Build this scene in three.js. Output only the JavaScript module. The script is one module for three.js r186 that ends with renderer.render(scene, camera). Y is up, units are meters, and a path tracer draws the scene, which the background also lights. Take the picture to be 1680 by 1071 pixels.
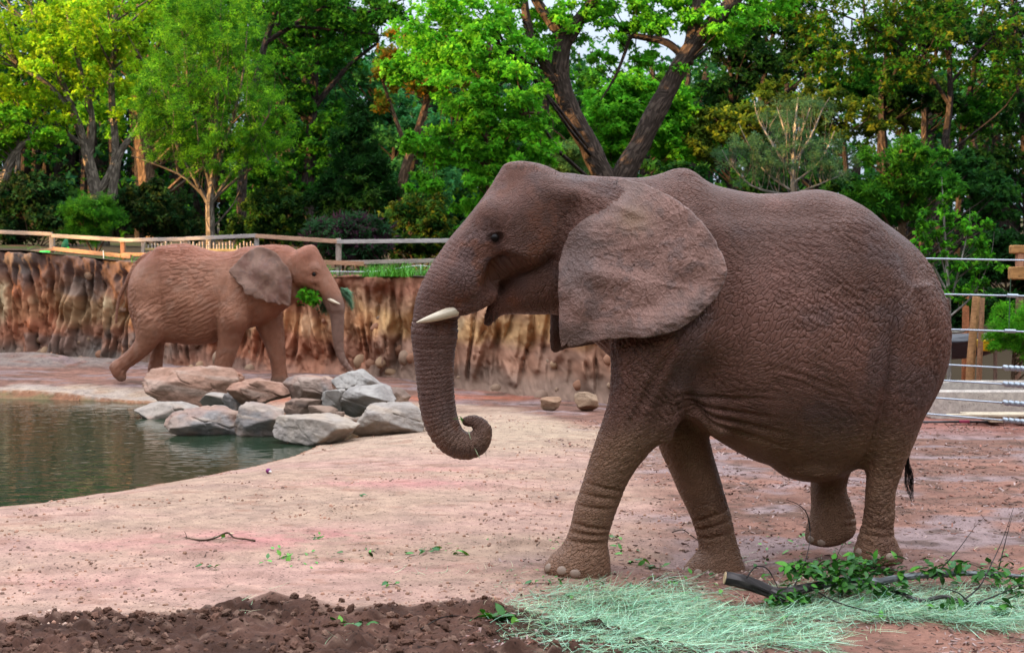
import * as THREE from 'three';
import { mergeGeometries, mergeVertices } from 'three/addons/utils/BufferGeometryUtils.js';

// ------------------------------------------------------------------ camera, sky, sun, exposure
const scene = new THREE.Scene();
const CAM_Y = 1.8, FPX = 2308, PW = 1680, PH = 1071, HORIZON = 455;
const PITCH = Math.atan((PH / 2 - HORIZON) / FPX);
const camera = new THREE.PerspectiveCamera(2 * Math.atan(PH / 2 / FPX) * 180 / Math.PI, PW / PH, 0.1, 600);
camera.position.set(0, CAM_Y, 0);
camera.rotation.x = -PITCH;
camera.focus = 8.9; camera.userData.fStop = 5.0;
const renderer = new THREE.WebGLRenderer({ antialias: true });
renderer.toneMapping = THREE.LinearToneMapping;
renderer.toneMappingExposure = 3.5;
renderer.shadowMap.enabled = true;
{ // pale evening sky: brighter overhead, softly blue
  const W = 256, H = 128, d = new Float32Array(W * H * 4);
  for (let j = 0; j < H; j++) {
    const e = Math.sin(((j + 0.5) / H - 0.5) * Math.PI), t = Math.pow(Math.max(0, e), 1.5);
    for (let i = 0; i < W; i++) {
      const o = (j * W + i) * 4;
      if (e > -0.02) { d[o] = 0.158 + 1.10 * t; d[o + 1] = 0.188 + 1.17 * t; d[o + 2] = 0.228 + 1.30 * t; }
      else { d[o] = 0.12; d[o + 1] = 0.10; d[o + 2] = 0.08; }
      d[o + 3] = 1;
    }
  }
  const t = new THREE.DataTexture(d, W, H, THREE.RGBAFormat, THREE.FloatType);
  t.mapping = THREE.EquirectangularReflectionMapping; t.magFilter = THREE.LinearFilter; t.needsUpdate = true;
  scene.background = t; scene.environment = t;
}
const SUN = new THREE.Vector3(-0.93, 0.2, 0.31).normalize();
const sun = new THREE.DirectionalLight(new THREE.Color().setRGB(1, 0.60, 0.24), 5.0);
sun.position.set(0, 3, -30).addScaledVector(SUN, 90); sun.target.position.set(0, 3, -30);
sun.castShadow = true; sun.shadow.radius = 1.2;
Object.assign(sun.shadow.camera, { left: -60, right: 60, top: 60, bottom: -60, near: 1, far: 220 });
scene.add(sun, sun.target);

// ------------------------------------------------------------------ helpers
let seed = 7;
const rnd = () => { seed = (seed + 0x6d2b79f5) | 0; let t = Math.imul(seed ^ (seed >>> 15), 1 | seed); t = (t + Math.imul(t ^ (t >>> 7), 61 | t)) ^ t; return ((t ^ (t >>> 14)) >>> 0) / 4294967296; };
const rr = (a, b) => a + (b - a) * rnd();
const gauss = () => (rnd() + rnd() + rnd() + rnd() - 2) * 1.0;
const clamp = (x, a = 0, b = 1) => x < a ? a : x > b ? b : x;
const lerp = (a, b, t) => a + (b - a) * t;
const sst = (a, b, x) => { const t = clamp((x - a) / (b - a)); return t * t * (3 - 2 * t); };
const V = (x, y, z) => new THREE.Vector3(x, y, z);
const CP = Math.cos(PITCH), SP = Math.sin(PITCH);
// a pixel of the photograph and a distance along the view -> a point of the place
function at(px, py, d) { const X = (px - PW / 2) / FPX * d, Y = (PH / 2 - py) / FPX * d; return V(X, CAM_Y + Y * CP - d * SP, -(Y * SP + d * CP)); }
function onLevel(px, py, y = 0) { const a = at(px, py, 1), k = (y - CAM_Y) / (a.y - CAM_Y); return V(a.x * k, y, a.z * k); }
function hsh(x, y, z) { let h = Math.imul(x, 374761393) ^ Math.imul(y, 668265263) ^ Math.imul(z, 1274126177); h = Math.imul(h ^ (h >>> 13), 1103515245); h ^= h >>> 16; return (h & 0xffffff) / 16777216; }
function vn(x, y, z) { // value noise 0..1
  const ix = Math.floor(x), iy = Math.floor(y), iz = Math.floor(z); let fx = x - ix, fy = y - iy, fz = z - iz;
  fx = fx * fx * (3 - 2 * fx); fy = fy * fy * (3 - 2 * fy); fz = fz * fz * (3 - 2 * fz);
  const a = lerp(lerp(hsh(ix, iy, iz), hsh(ix + 1, iy, iz), fx), lerp(hsh(ix, iy + 1, iz), hsh(ix + 1, iy + 1, iz), fx), fy);
  const b = lerp(lerp(hsh(ix, iy, iz + 1), hsh(ix + 1, iy, iz + 1), fx), lerp(hsh(ix, iy + 1, iz + 1), hsh(ix + 1, iy + 1, iz + 1), fx), fy);
  return lerp(a, b, fz);
}
const fbm = (x, y, z, n = 4) => { let s = 0, a = 0.5, t = 0; for (let i = 0; i < n; i++) { s += a * vn(x, y, z); t += a; a *= 0.5; x = x * 2.03 + 17.1; y = y * 2.03 + 5.3; z = z * 2.03 + 9.7; } return s / t; };
function cell3(x, y, z) { // F2 - F1 of a cell noise: 0 on the borders between cells
  const ix = Math.floor(x), iy = Math.floor(y), iz = Math.floor(z); let a = 9, b = 9;
  for (let i = -1; i < 2; i++) for (let j = -1; j < 2; j++) for (let k = -1; k < 2; k++) {
    const X = ix + i, Y = iy + j, Z = iz + k, dx = X + hsh(X, Y, Z) - x, dy = Y + hsh(X + 71, Y, Z) - y, dz = Z + hsh(X, Y + 37, Z) - z, d = dx * dx + dy * dy + dz * dz;
    if (d < a) { b = a; a = d; } else if (d < b) b = d;
  }
  return Math.sqrt(b) - Math.sqrt(a);
}
const used = {};
function named(n) { const k = used[n] = (used[n] || 0) + 1; return k === 1 ? n : n + '_' + String(k - 1).padStart(3, '0'); }
function mesh(name, geo, mat, parent) { const m = new THREE.Mesh(geo, mat); m.name = name; m.castShadow = m.receiveShadow = true; if (parent) parent.add(m); return m; }
function thing(name, label, category, pos, group) { const o = new THREE.Group(); o.name = named(name); if (pos) o.position.copy(pos); o.userData = { label, category }; if (group) o.userData.group = group; scene.add(o); return o; }
function single(name, geo, mat, label, category, pos, group) { const m = mesh(named(name), geo, mat); if (pos) m.position.copy(pos); m.userData = { label, category }; if (group) m.userData.group = group; scene.add(m); return m; }
function struct(name, geo, mat) { const m = mesh(named(name), geo, mat); m.userData.kind = 'structure'; scene.add(m); return m; }
function geoOf(pos, idx, col, uv) { const g = new THREE.BufferGeometry(); g.setAttribute('position', new THREE.BufferAttribute(pos instanceof Float32Array ? pos : new Float32Array(pos), 3)); if (col) g.setAttribute('color', new THREE.BufferAttribute(col instanceof Float32Array ? col : new Float32Array(col), 3)); if (uv) g.setAttribute('uv', new THREE.BufferAttribute(uv instanceof Float32Array ? uv : new Float32Array(uv), 2)); g.setIndex(new THREE.BufferAttribute(idx instanceof Uint32Array ? idx : new Uint32Array(idx), 1)); g.computeVertexNormals(); return g; }
const std = (o) => new THREE.MeshPhysicalMaterial({ roughness: 0.9, specularIntensity: (o.roughness ?? 0.9) > 0.7 ? 0.22 : 0.8, ...o });
const rgb = (r, g, b) => new THREE.Color().setRGB(r, g, b);
const mix3 = (a, b, t) => [lerp(a[0], b[0], t), lerp(a[1], b[1], t), lerp(a[2], b[2], t)];
// a round tapering tube through points [x, y, z, r]
function tube(pts, sides = 7, cap = true) {
  const pos = [], idx = [], uv = [], n = pts.length; let up = V(0.13, 0.2, 0.97), len = 0;
  for (let i = 0; i < n; i++) {
    const a = pts[Math.max(0, i - 1)], b = pts[Math.min(n - 1, i + 1)], t = V(b[0] - a[0], b[1] - a[1], b[2] - a[2]).normalize();
    up = up.clone().addScaledVector(t, -up.dot(t)); if (up.lengthSq() < 1e-6) up = V(1, 0, 0).addScaledVector(t, -t.x); up.normalize();
    const sd = V().crossVectors(t, up), r = pts[i][3];
    if (i) len += Math.hypot(pts[i][0] - pts[i - 1][0], pts[i][1] - pts[i - 1][1], pts[i][2] - pts[i - 1][2]);
    for (let k = 0; k <= sides; k++) { const A = k / sides * Math.PI * 2, c = Math.cos(A) * r, s = Math.sin(A) * r; pos.push(pts[i][0] + up.x * c + sd.x * s, pts[i][1] + up.y * c + sd.y * s, pts[i][2] + up.z * c + sd.z * s); uv.push(k / sides * Math.max(1, Math.round(r * 6.28 / 0.4)) * 0.4, len); }
  }
  for (let i = 0; i < n - 1; i++) for (let k = 0; k < sides; k++) { const a = i * (sides + 1) + k, b = a + sides + 1; idx.push(a, a + 1, b, b, a + 1, b + 1); }
  if (cap) for (const i of [0, n - 1]) { const c = pos.length / 3; pos.push(pts[i][0], pts[i][1], pts[i][2]); uv.push(0, 0); for (let k = 0; k < sides; k++) { const a = i * (sides + 1) + k; i ? idx.push(c, a, a + 1) : idx.push(c, a + 1, a); } }
  return geoOf(pos, idx, null, uv);
}
// smooth curve through [x, y, z, r] rows
function curve(pts, n) { const out = [], m = pts.length - 1; for (let i = 0; i <= n; i++) { const t = i / n * m, k = Math.min(m - 1, Math.floor(t)), f = t - k, P = (j) => pts[clamp(j, 0, m)]; out.push([0, 1, 2, 3].map((c) => { const a = P(k - 1)[c], b = P(k)[c], d = P(k + 1)[c], e = P(k + 2)[c]; return 0.5 * (2 * b + (d - a) * f + (2 * a - 5 * b + 4 * d - e) * f * f + (3 * b - a - 3 * d + e) * f * f * f); })); } for (const o of out) o[3] = Math.max(o[3], 1e-3); return out; }
// bevelled board with slightly uneven corners
function board(w, h, d, b = 0.006) { const g = new THREE.BoxGeometry(w, h, d, 1, 1, 1); const s = new THREE.Shape(); s.moveTo(-w / 2 + b, -h / 2); s.lineTo(w / 2 - b, -h / 2); s.lineTo(w / 2, -h / 2 + b); s.lineTo(w / 2, h / 2 - b); s.lineTo(w / 2 - b, h / 2); s.lineTo(-w / 2 + b, h / 2); s.lineTo(-w / 2, h / 2 - b); s.lineTo(-w / 2, -h / 2 + b); s.closePath(); const e = new THREE.ExtrudeGeometry(s, { depth: d - 2 * b, bevelEnabled: true, bevelSize: b * 0.8, bevelThickness: b, bevelSegments: 1, bevelOffset: -b * 0.8 }); e.translate(0, 0, -d / 2 + b); return e; }
function tex(w, h, f, srgb) { const d = new Uint8Array(w * h * 4); for (let j = 0; j < h; j++) for (let i = 0; i < w; i++) { const c = f(i / w, j / h, i, j), o = (j * w + i) * 4; if (Array.isArray(c)) { d[o] = clamp(c[0]) * 255; d[o + 1] = clamp(c[1]) * 255; d[o + 2] = clamp(c[2]) * 255; } else d[o] = d[o + 1] = d[o + 2] = clamp(c) * 255; d[o + 3] = 255; } const t = new THREE.DataTexture(d, w, h); t.wrapS = t.wrapT = THREE.RepeatWrapping; t.magFilter = THREE.LinearFilter; if (srgb) t.colorSpace = THREE.SRGBColorSpace; t.needsUpdate = true; return t; }
// tiling noise: value noise on a wrapped lattice, p periods
function tn(u, v, p, s = 0) { const x = u * p, y = v * p, ix = Math.floor(x), iy = Math.floor(y); let fx = x - ix, fy = y - iy; fx = fx * fx * (3 - 2 * fx); fy = fy * fy * (3 - 2 * fy); const w = (a) => ((a % p) + p) % p; return lerp(lerp(hsh(w(ix), w(iy), s), hsh(w(ix + 1), w(iy), s), fx), lerp(hsh(w(ix), w(iy + 1), s), hsh(w(ix + 1), w(iy + 1), s), fx), fy); }
const tfbm = (u, v, p, n, s = 0) => { let t = 0, a = 0.5, k = 0; for (let i = 0; i < n; i++) { t += a * tn(u, v, p, s + i); k += a; a *= 0.55; p *= 2; } return t / k; };
function rep(t, x, y) { const c = t.clone(); c.repeat.set(x, y); c.needsUpdate = true; return c; }
// ------------------------------------------------------------------ the setting: ground, pond, earth wall, hillside
const WATER_Y = -0.12;
const pondPx = [[-700, 930], [-300, 868], [0, 832], [60, 827], [130, 816], [220, 804], [300, 790], [400, 771], [480, 750], [530, 729], [600, 716], [640, 704], [560, 690], [400, 676], [240, 662], [120, 656], [0, 651], [-300, 648], [-700, 648]];
const pond = pondPx.map(([x, y]) => { const p = onLevel(x, y, WATER_Y); return [p.x, p.z]; });
function pondDist(x, z) { // negative in the water
  let d = 1e9, s = 1;
  for (let i = 0, j = pond.length - 1; i < pond.length; j = i++) {
    const [ax, az] = pond[i], [bx, bz] = pond[j], ex = bx - ax, ez = bz - az, wx = x - ax, wz = z - az, t = clamp((wx * ex + wz * ez) / (ex * ex + ez * ez));
    d = Math.min(d, Math.hypot(wx - ex * t, wz - ez * t));
    if ((az > z) !== (bz > z) && x < (bx - ax) * (z - az) / (bz - az) + ax) s = -s;
  }
  return d * s;
}
function along(table, q) { let i = 0; while (i < table.length - 2 && table[i + 1][0] < q) i++; const a = table[i], b = table[i + 1], t = clamp((q - a[0]) / (b[0] - a[0])); return lerp(a[1], b[1], t); }
const soilEdge = [[-30, -30], [-21, -2.5], [-19.5, -0.8], [-17.7, 0.45], [-16, 0.95], [-13.6, 1.15], [-9.5, 0.8], [-8, 0.25], [-7, -0.4], [-5, -1]];
const mudEdge = [[-3.2, -7.3], [-2.1, -7.5], [-1.35, -7.85], [-0.9, -7.6], [-0.1, -7.65], [0.3, -7.3], [0.8, -6.75], [1.6, -6.4], [4, -6.2]];
const soilAt = (x, z) => sst(-0.45, 0.55, x - along(soilEdge, z) + (fbm(x * 0.9, 3, z * 0.7, 3) - 0.5) * 2.2);
const mudAt = (x, z) => sst(-0.12, 0.22, z - along(mudEdge, x) + (fbm(x * 2.2, 8, z * 2.2, 3) - 0.5) * 0.6);
const prints = [[-0.35, -10.3, 0.2], [0.35, -10.9, 0.19], [-1.2, -10.7, 0.2], [-0.2, -11.9, 0.19], [-2.0, -8.9, 0.2], [-0.75, -9.1, 0.19], [0.1, -9.35, 0.2], [-1.6, -8.35, 0.19], [0.55, -12.6, 0.2], [-2.7, -8.6, 0.19], [0.7, -8.05, 0.2], [2.4, -9.6, 0.2], [3.1, -10.4, 0.2], [2.2, -11.2, 0.2]];
function groundY(x, z) {
  const near = clamp((14 + z) / 6), pd = z > -27 && x < 2 ? pondDist(x, z) : 9;
  let y = 0;
  if (pd < 1.2) y = pd > 0 ? lerp(WATER_Y - 0.005, 0, Math.pow(sst(-0.35, 1.1, pd) * 1.0, 0.8)) : WATER_Y - 0.02 - 0.45 * sst(0, 2.6, -pd) - 0.05 * sst(0, 0.15, -pd);
  if (pd > 0 && pd < 0.3) y += 0.02 * (fbm(x * 7, 1, z * 7, 3) - 0.5);
  const soil = soilAt(x, z), mud = z > -9.5 ? mudAt(x, z) : 0;
  y += 0.05 * (fbm(x * 0.5, 2, z * 0.5, 2) - 0.5) + 0.07 * sst(-21.6, -22.4, z) * sst(-1, -2.2, x);
  y += (0.012 + 0.05 * soil) * (fbm(x * 2.6, 4, z * 2.6, 4) - 0.5);
  if (near > 0) y += near * (0.006 + 0.018 * soil) * (fbm(x * 14, 5, z * 14, 3) - 0.5);
  if (mud > 0) {
    const c = cell3(x * 9, 3, z * 9), f = fbm(x * 5, 6, z * 5, 4);
    y += mud * (0.012 + 0.09 * (f - 0.45) + 0.05 * sst(0.0, 0.5, c) * vn(x * 4, 1, z * 4) + 0.05 * (fbm(x * 20, 7, z * 20, 3) - 0.5));
    y += 0.13 * mud * Math.exp(-(((x + 1.18) / 0.28) ** 2 + ((z + 7.78) / 0.12) ** 2));
    y += 0.05 * mud * Math.exp(-(((x - 0.05) / 0.5) ** 2 + ((z + 7.6) / 0.13) ** 2));
  }
  if (z > -14 && pd > 0.2) for (const [fx, fz, r] of prints) { const q = Math.hypot((x - fx) / r, (z - fz) / r); if (q < 1.5) y += (near ? 1 : 0.6) * (-0.022 * sst(1.0, 0.75, q) + 0.010 * Math.exp(-(((q - 1.12) / 0.14) ** 2))); }
  if (z < -24) { const q = ((x + 9.9) / 2.4) ** 2 + ((z + 27.5) / 0.7) ** 2; if (q < 6) y += Math.exp(-q) * (0.24 + 0.3 * (fbm(x * 2.5, 61, z * 2.5, 4) - 0.5)); }
  y -= 0.095 * Math.exp(-(((x - 1.25) / 0.5) ** 2 + ((z + 9.0) / 0.45) ** 2)); // hollow trodden by the far fore foot
  return y;
}
function groundCol(x, z) {
  const n1 = fbm(x * 0.8, 11, z * 1.4, 4), n2 = fbm(x * 3.1, 12, z * 4.2, 4), n3 = fbm(x * 13, 13, z * 16, 3);
  let c = mix3([0.53, 0.315, 0.25], [0.49, 0.32, 0.23], sst(0.3, 0.7, n1));
  c = mix3(c, [0.36, 0.235, 0.18], sst(0.5, 0.8, n2) * 0.55);
  const far = sst(-13, -16.5, z);
  c = mix3(c, [0.52, 0.38, 0.265], far * 0.7);
  // reddish rock flour, in patches where it was spilled
  const spots = [[-1.75, -9.6, 0.8, 0.35, 0.9], [-1.35, -9.75, 0.45, 0.2, 0.8], [-1.0, -12.2, 0.9, 0.35, 0.75], [-0.55, -13.0, 0.6, 0.22, 0.8], [-2.5, -9.3, 0.7, 0.3, 0.4], [-0.5, -8.7, 0.9, 0.25, 0.3], [-2.6, -8.3, 0.9, 0.25, 0.35]];
  for (const [sx, sz, rx, rz, a] of spots) { const q = ((x - sx) / rx) ** 2 + ((z - sz) / rz) ** 2; if (q < 5) c = mix3(c, [0.56, 0.24, 0.215], a * Math.exp(-q) * sst(0.25, 0.65, n2 * 0.6 + n3 * 0.4)); }
  c = mix3(c, [0.33, 0.15, 0.10], sst(0.62, 0.75, fbm(x * 4.3, 31, z * 9, 4)) * 0.45);
  const soil = soilAt(x, z);
  if (soil > 0) {
    let s = mix3([0.25, 0.125, 0.092], [0.34, 0.165, 0.12], sst(0.35, 0.65, n1));
    s = mix3(s, [0.33, 0.235, 0.23], sst(0.46, 0.66, fbm(x * 1.5, 21, z * 2.4, 4)) * 0.85 * sst(-7.6, -9.5, z));
    s = mix3(s, [0.12, 0.07, 0.05], sst(0.52, 0.72, fbm(x * 6, 22, z * 9, 3)) * 0.7);
    s = mix3(s, [0.42, 0.17, 0.13], sst(-15.5, -17, z) * sst(2.5, 4, x) * 0.8);
    c = mix3(c, s, soil);
  }
  if (z > -9.5) { const m = mudAt(x, z); if (m > 0) { let d = mix3([0.07, 0.033, 0.022], [0.125, 0.06, 0.042], sst(0.35, 0.7, n2)); d = mix3(d, [0.30, 0.18, 0.13], sst(0.6, 0.8, n3) * 0.5); c = mix3(c, d, m); } }
  if (x < 2 && z > -27) {
    const pd = pondDist(x, z);
    if (z < -18) c = mix3(c, [0.48, 0.37, 0.30], sst(0.9, 0.2, pd) * sst(0.35, 0.6, n2));
    c = mix3(c, [0.34, 0.155, 0.085], sst(0.07, 0.0, pd + (n2 - 0.5) * 0.08)); // wet where the water laps
    if (pd < 0) c = mix3(c, [0.17, 0.15, 0.07], 0.7 * sst(0.4, 0.6, n2)); // algae in patches on the bed
  }
  if (z < -24) c = mix3(c, [0.26, 0.20, 0.175], sst(3, 0.8, ((x + 9.9) / 2.4) ** 2 + ((z + 27.5) / 0.7) ** 2) * sst(0.3, 0.5, n2));
  const red = Math.exp(-(((z + 20.8 + 0.12 * (x + 3)) / 0.55) ** 2)) * sst(-5.2, -3.4, x) * sst(1.5, -0.5, x); // loose red earth under the wall
  if (red > 0.02) c = mix3(c, [0.46, 0.14, 0.075], red * 0.8 * sst(0.3, 0.55, n2));
  const t = 0.88 + 0.26 * n3;
  return [c[0] * t, c[1] * t, c[2] * t];
}
const grainMap = tex(1024, 1024, (u, v) => { const a = tfbm(u, v, 24, 5, 3), b = tn(u, v, 420, 9), s = tn(u, v, 150, 12), g = 0.80 + 0.24 * (a - 0.5) + 0.12 * (b - 0.5) - 0.32 * sst(0.80, 0.93, s) + 0.08 * sst(0.86, 0.95, 1 - s); return [g, g * (0.985 + 0.02 * a), g * 0.985]; }, true);
const grainBump = tex(1024, 1024, (u, v) => 0.5 * tfbm(u, v, 40, 4, 5) + 0.3 * tn(u, v, 300, 2) + 0.3 * sst(0.78, 0.95, tn(u, v, 150, 12)));
{
  const xs = [], zs = [];
  for (let x = -70; x < -9;) { xs.push(x); x += clamp(Math.abs(x + 3) * 0.05, 0.06, 3); }
  for (let x = -9; x < -3.4; x += 0.06) xs.push(x);
  for (let x = -3.4; x < 4.6; x += 0.022) xs.push(x);
  for (let x = 4.6; x < 70;) { xs.push(x); x += clamp((x - 4) * 0.06, 0.05, 4); }
  for (let z = 40; z > -5;) { zs.push(z); z -= clamp((z + 5) * 0.1, 0.15, 4); }
  for (let z = -5; z > -29;) { zs.push(z); z += z * 0.0029; }
  for (let z = -29; z > -60; z -= 2) zs.push(z);
  const nx = xs.length, nz = zs.length, pos = new Float32Array(nx * nz * 3), col = new Float32Array(nx * nz * 3), uv = new Float32Array(nx * nz * 2), idx = [];
  for (let j = 0, o = 0; j < nz; j++) for (let i = 0; i < nx; i++, o++) {
    const x = xs[i], z = zs[j], c = groundCol(x, z);
    pos.set([x, z < -30 ? -0.4 : groundY(x, z), z], o * 3); col.set(c, o * 3); uv.set([x / 2.3, z / 2.3], o * 2);
    if (i && j) idx.push(o - nx - 1, o - nx, o - 1, o - 1, o - nx, o);
  }
  struct('ground', geoOf(pos, idx, col, uv), std({ vertexColors: true, map: grainMap, bumpMap: grainBump, bumpScale: 0.006, roughness: 0.93 }));
}
{ // the pond
  const bump = tex(512, 512, (u, v) => 0.55 * tfbm(u, v, 5, 3, 40) + 0.45 * tn(u, v, 14, 44) * tn(u, v, 6, 46));
  const s = new THREE.Shape(pond.map(([x, z]) => new THREE.Vector2(x * 1, -z)));
  const cx = pond.reduce((a, p) => a + p[0], 0) / pond.length, cz = pond.reduce((a, p) => a + p[1], 0) / pond.length;
  const big = pond.map(([x, z]) => { const dx = x - cx, dz = z - cz, l = Math.hypot(dx, dz); return new THREE.Vector2(x + dx / l * 0.7, -(z + dz / l * 0.7)); });
  const g = new THREE.ShapeGeometry(new THREE.Shape(big)); g.rotateX(-Math.PI / 2); g.translate(0, WATER_Y, 0);
  const p = g.attributes.position, uv = g.attributes.uv; for (let i = 0; i < p.count; i++) uv.setXY(i, p.getX(i) / 1.6, p.getZ(i) / 0.85);
  g.computeVertexNormals();
  struct('pond_water', g, new THREE.MeshPhysicalMaterial({ color: rgb(0.05, 0.10, 0.05), roughness: 0.03, transmission: 0.72, thickness: 0, ior: 1.33, bumpMap: bump, bumpScale: 0.0075 }));
}
// the earth wall: foot and top along its length, left to right
const wallPx = [[-900, 598, 405], [-400, 598, 405], [0, 600, 413], [110, 602, 419], [200, 605, 431], [330, 609, 440], [440, 614, 448], [560, 620, 455], [690, 631, 455], [800, 643, 453], [1000, 662, 452], [1150, 676, 455], [1260, 684, 470]];
const wallRow = wallPx.map(([x, y, t]) => { const f = onLevel(x, y, 0), d = CAM_Y * FPX / (y - HORIZON); return [f.x, f.z, CAM_Y + (HORIZON - t) / FPX * (d + 0.35)]; });
const wallZ = wallRow.map((r) => [r[0], r[1]]), wallTop = wallRow.map((r) => [r[0], r[2]]);
const WALL_END = wallRow[wallRow.length - 1][0];
function wallPoint(x, h) { // position, colour at x along the wall and height share h
  const zf = along(wallZ, x), top = along(wallTop, x) + 0.10 * (fbm(x * 1.7, 3, 1, 4) - 0.5) + 0.05 * (fbm(x * 9, 3, 2, 2) - 0.5), y = -0.1 + (top + 0.1) * h, sx = x * 1.12;
  const wob = (fbm(sx * 0.8, y * 0.5, 3, 3) - 0.5) * 0.7, colC = cell3((sx + wob) * 1.9, y * 0.42, 7.3), col2 = cell3((sx + wob) * 3.7, y * 0.8, 2.1), mid = sst(0.03, 0.25, h) * sst(1.0, 0.72, h);
  let out = 0.40 * (1 - h) + 0.08 * sst(0.12, 0, h);
  out += mid * (0.34 * sst(0, 0.42, colC) - 0.2) + (0.25 + 0.75 * mid) * 0.13 * (sst(0, 0.35, col2) - 0.5);
  out += 0.26 * (fbm(sx * 1.3, y * 1.1, 5, 4) - 0.5) + 0.20 * (fbm(sx * 4, y * 2.4, 6, 3) - 0.5) + 0.10 * (fbm(sx * 13, y * 10, 8, 3) - 0.5);
  out += 0.10 * mid * (sst(0.02, 0.3, cell3((sx + wob * 0.5) * 2.6, y * 1.15, 11)) - 0.5) + 0.03 * sst(0.45, 0.6, fbm(sx * 1.1, y, 29, 2)) * (sst(0.02, 0.3, cell3(sx * 7, y * 5, 13)) - 0.5);
  out -= 0.26 * mid * (1 - sst(0.0, 0.13, cell3((sx + wob * 0.7) * 1.25, y * 0.22, 4))) + 0.10 * mid * (1 - sst(0.0, 0.15, cell3((sx + wob) * 2.9, y * 0.6, 41)));
  out += 0.07 * sst(0.86, 0.93, h) * sst(0.45, 0.6, fbm(sx * 1.4, 2, 9, 2)); // turf lip that overhangs here and there
  const n = fbm(sx * 2.1, y * 1.3, 12, 4), m = fbm(sx * 0.55, y * 0.5, 14, 3), k = fbm(sx * 9, y * 7, 16, 3), g = h + (fbm(sx * 1.6, y * 0.6, 18, 3) - 0.5) * 0.34;
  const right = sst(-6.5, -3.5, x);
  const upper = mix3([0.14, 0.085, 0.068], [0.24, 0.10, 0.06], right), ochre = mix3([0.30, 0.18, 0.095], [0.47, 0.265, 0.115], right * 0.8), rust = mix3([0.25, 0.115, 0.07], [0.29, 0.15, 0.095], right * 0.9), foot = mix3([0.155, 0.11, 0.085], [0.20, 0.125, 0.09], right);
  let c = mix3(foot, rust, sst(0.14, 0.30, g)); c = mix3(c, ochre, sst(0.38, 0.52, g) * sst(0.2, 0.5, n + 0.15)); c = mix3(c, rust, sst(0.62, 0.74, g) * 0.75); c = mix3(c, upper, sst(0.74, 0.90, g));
  c = mix3(c, [0.55, 0.42, 0.25], sst(0.60, 0.72, n) * sst(0.32, 0.5, g) * sst(0.80, 0.62, g) * 0.8); c = mix3(c, [0.40, 0.13, 0.06], sst(0.55, 0.7, m) * 0.45 * sst(0.9, 0.7, g));
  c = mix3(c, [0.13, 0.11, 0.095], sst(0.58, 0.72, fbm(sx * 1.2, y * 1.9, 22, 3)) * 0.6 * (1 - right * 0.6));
  const t = 0.6 + 0.45 * k + 0.36 * fbm(sx * 26, y * 22, 19, 2);
  return [x, y, zf + out - 0.4, c[0] * t, c[1] * t, c[2] * t];
}
{
  const o = thing('earth_wall', 'eroded red and ochre earth wall with embedded stones behind the pond and elephants', 'earth wall', V(0, 0, 0));
  o.userData.kind = 'structure'; delete o.userData.category;
  const xs = []; for (let x = -28; x < -13; x += 0.3) xs.push(x); for (let x = -13; x < WALL_END; x += 0.024) xs.push(x);
  const nh = 92, pos = [], col = [], idx = [], nx = xs.length;
  for (let j = 0; j <= nh + 1; j++) for (let i = 0; i < nx; i++) {
    const h = Math.min(1, j / nh), p = wallPoint(xs[i], h); if (j > nh) { p[2] -= 0.9; p[1] += 0.02; }
    const dx = h < 1 ? 0.03 * (fbm(xs[i] * 7, p[1] * 6, 33, 2) - 0.5) : 0;
    pos.push(p[0] + dx, p[1], p[2]); col.push(p[3], p[4], p[5]);
    if (i && j) { const q = j * nx + i; idx.push(q - nx - 1, q - nx, q - 1, q - 1, q - nx, q); }
  }
  mesh('earth_face', geoOf(pos, idx, col), std({ vertexColors: true, roughness: 0.97 }), o);
  // stones that stick out of the face
  const stones = []; for (let k = 0; k < 5; k++) { const g = new THREE.IcosahedronGeometry(1, 3), p = g.attributes.position; for (let i = 0; i < p.count; i++) { const v = V().fromBufferAttribute(p, i), s = 1 + 0.35 * (fbm(v.x * 1.3 + k * 7, v.y * 1.3, v.z * 1.3, 3) - 0.5); p.setXYZ(i, v.x * s, v.y * s * 0.86, v.z * s * 0.8); } const m = mergeVertices((g.deleteAttribute('normal'), g.deleteAttribute('uv'), g)); m.computeVertexNormals(); stones.push(m); }
  const mats = [[0.27, 0.175, 0.115], [0.32, 0.2, 0.12], [0.24, 0.155, 0.105], [0.28, 0.14, 0.085], [0.22, 0.14, 0.10]].map((c) => std({ color: rgb(...c), roughness: 0.9 }));
  for (let k = 0; k < 80; k++) {
    const x = rr(-12.4, 2.2), h = rnd() < 0.55 ? rr(0.03, 0.35) : rr(0.1, 0.9), p = wallPoint(x, h), r = (0.03 + 0.10 * Math.pow(rnd(), 2.4)) * (h < 0.3 ? 1.25 : 0.85), s = mesh('stone', stones[k % 5], mats[Math.floor(rnd() * 5)], o);
    s.position.set(p[0], p[1], p[2] - r * 0.5); s.scale.set(r * rr(0.8, 1.3), r * rr(0.8, 1.35), r); s.rotation.set(rr(-.4, .4), rr(-3, 3), rr(-.6, .6));
  }
}
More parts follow.
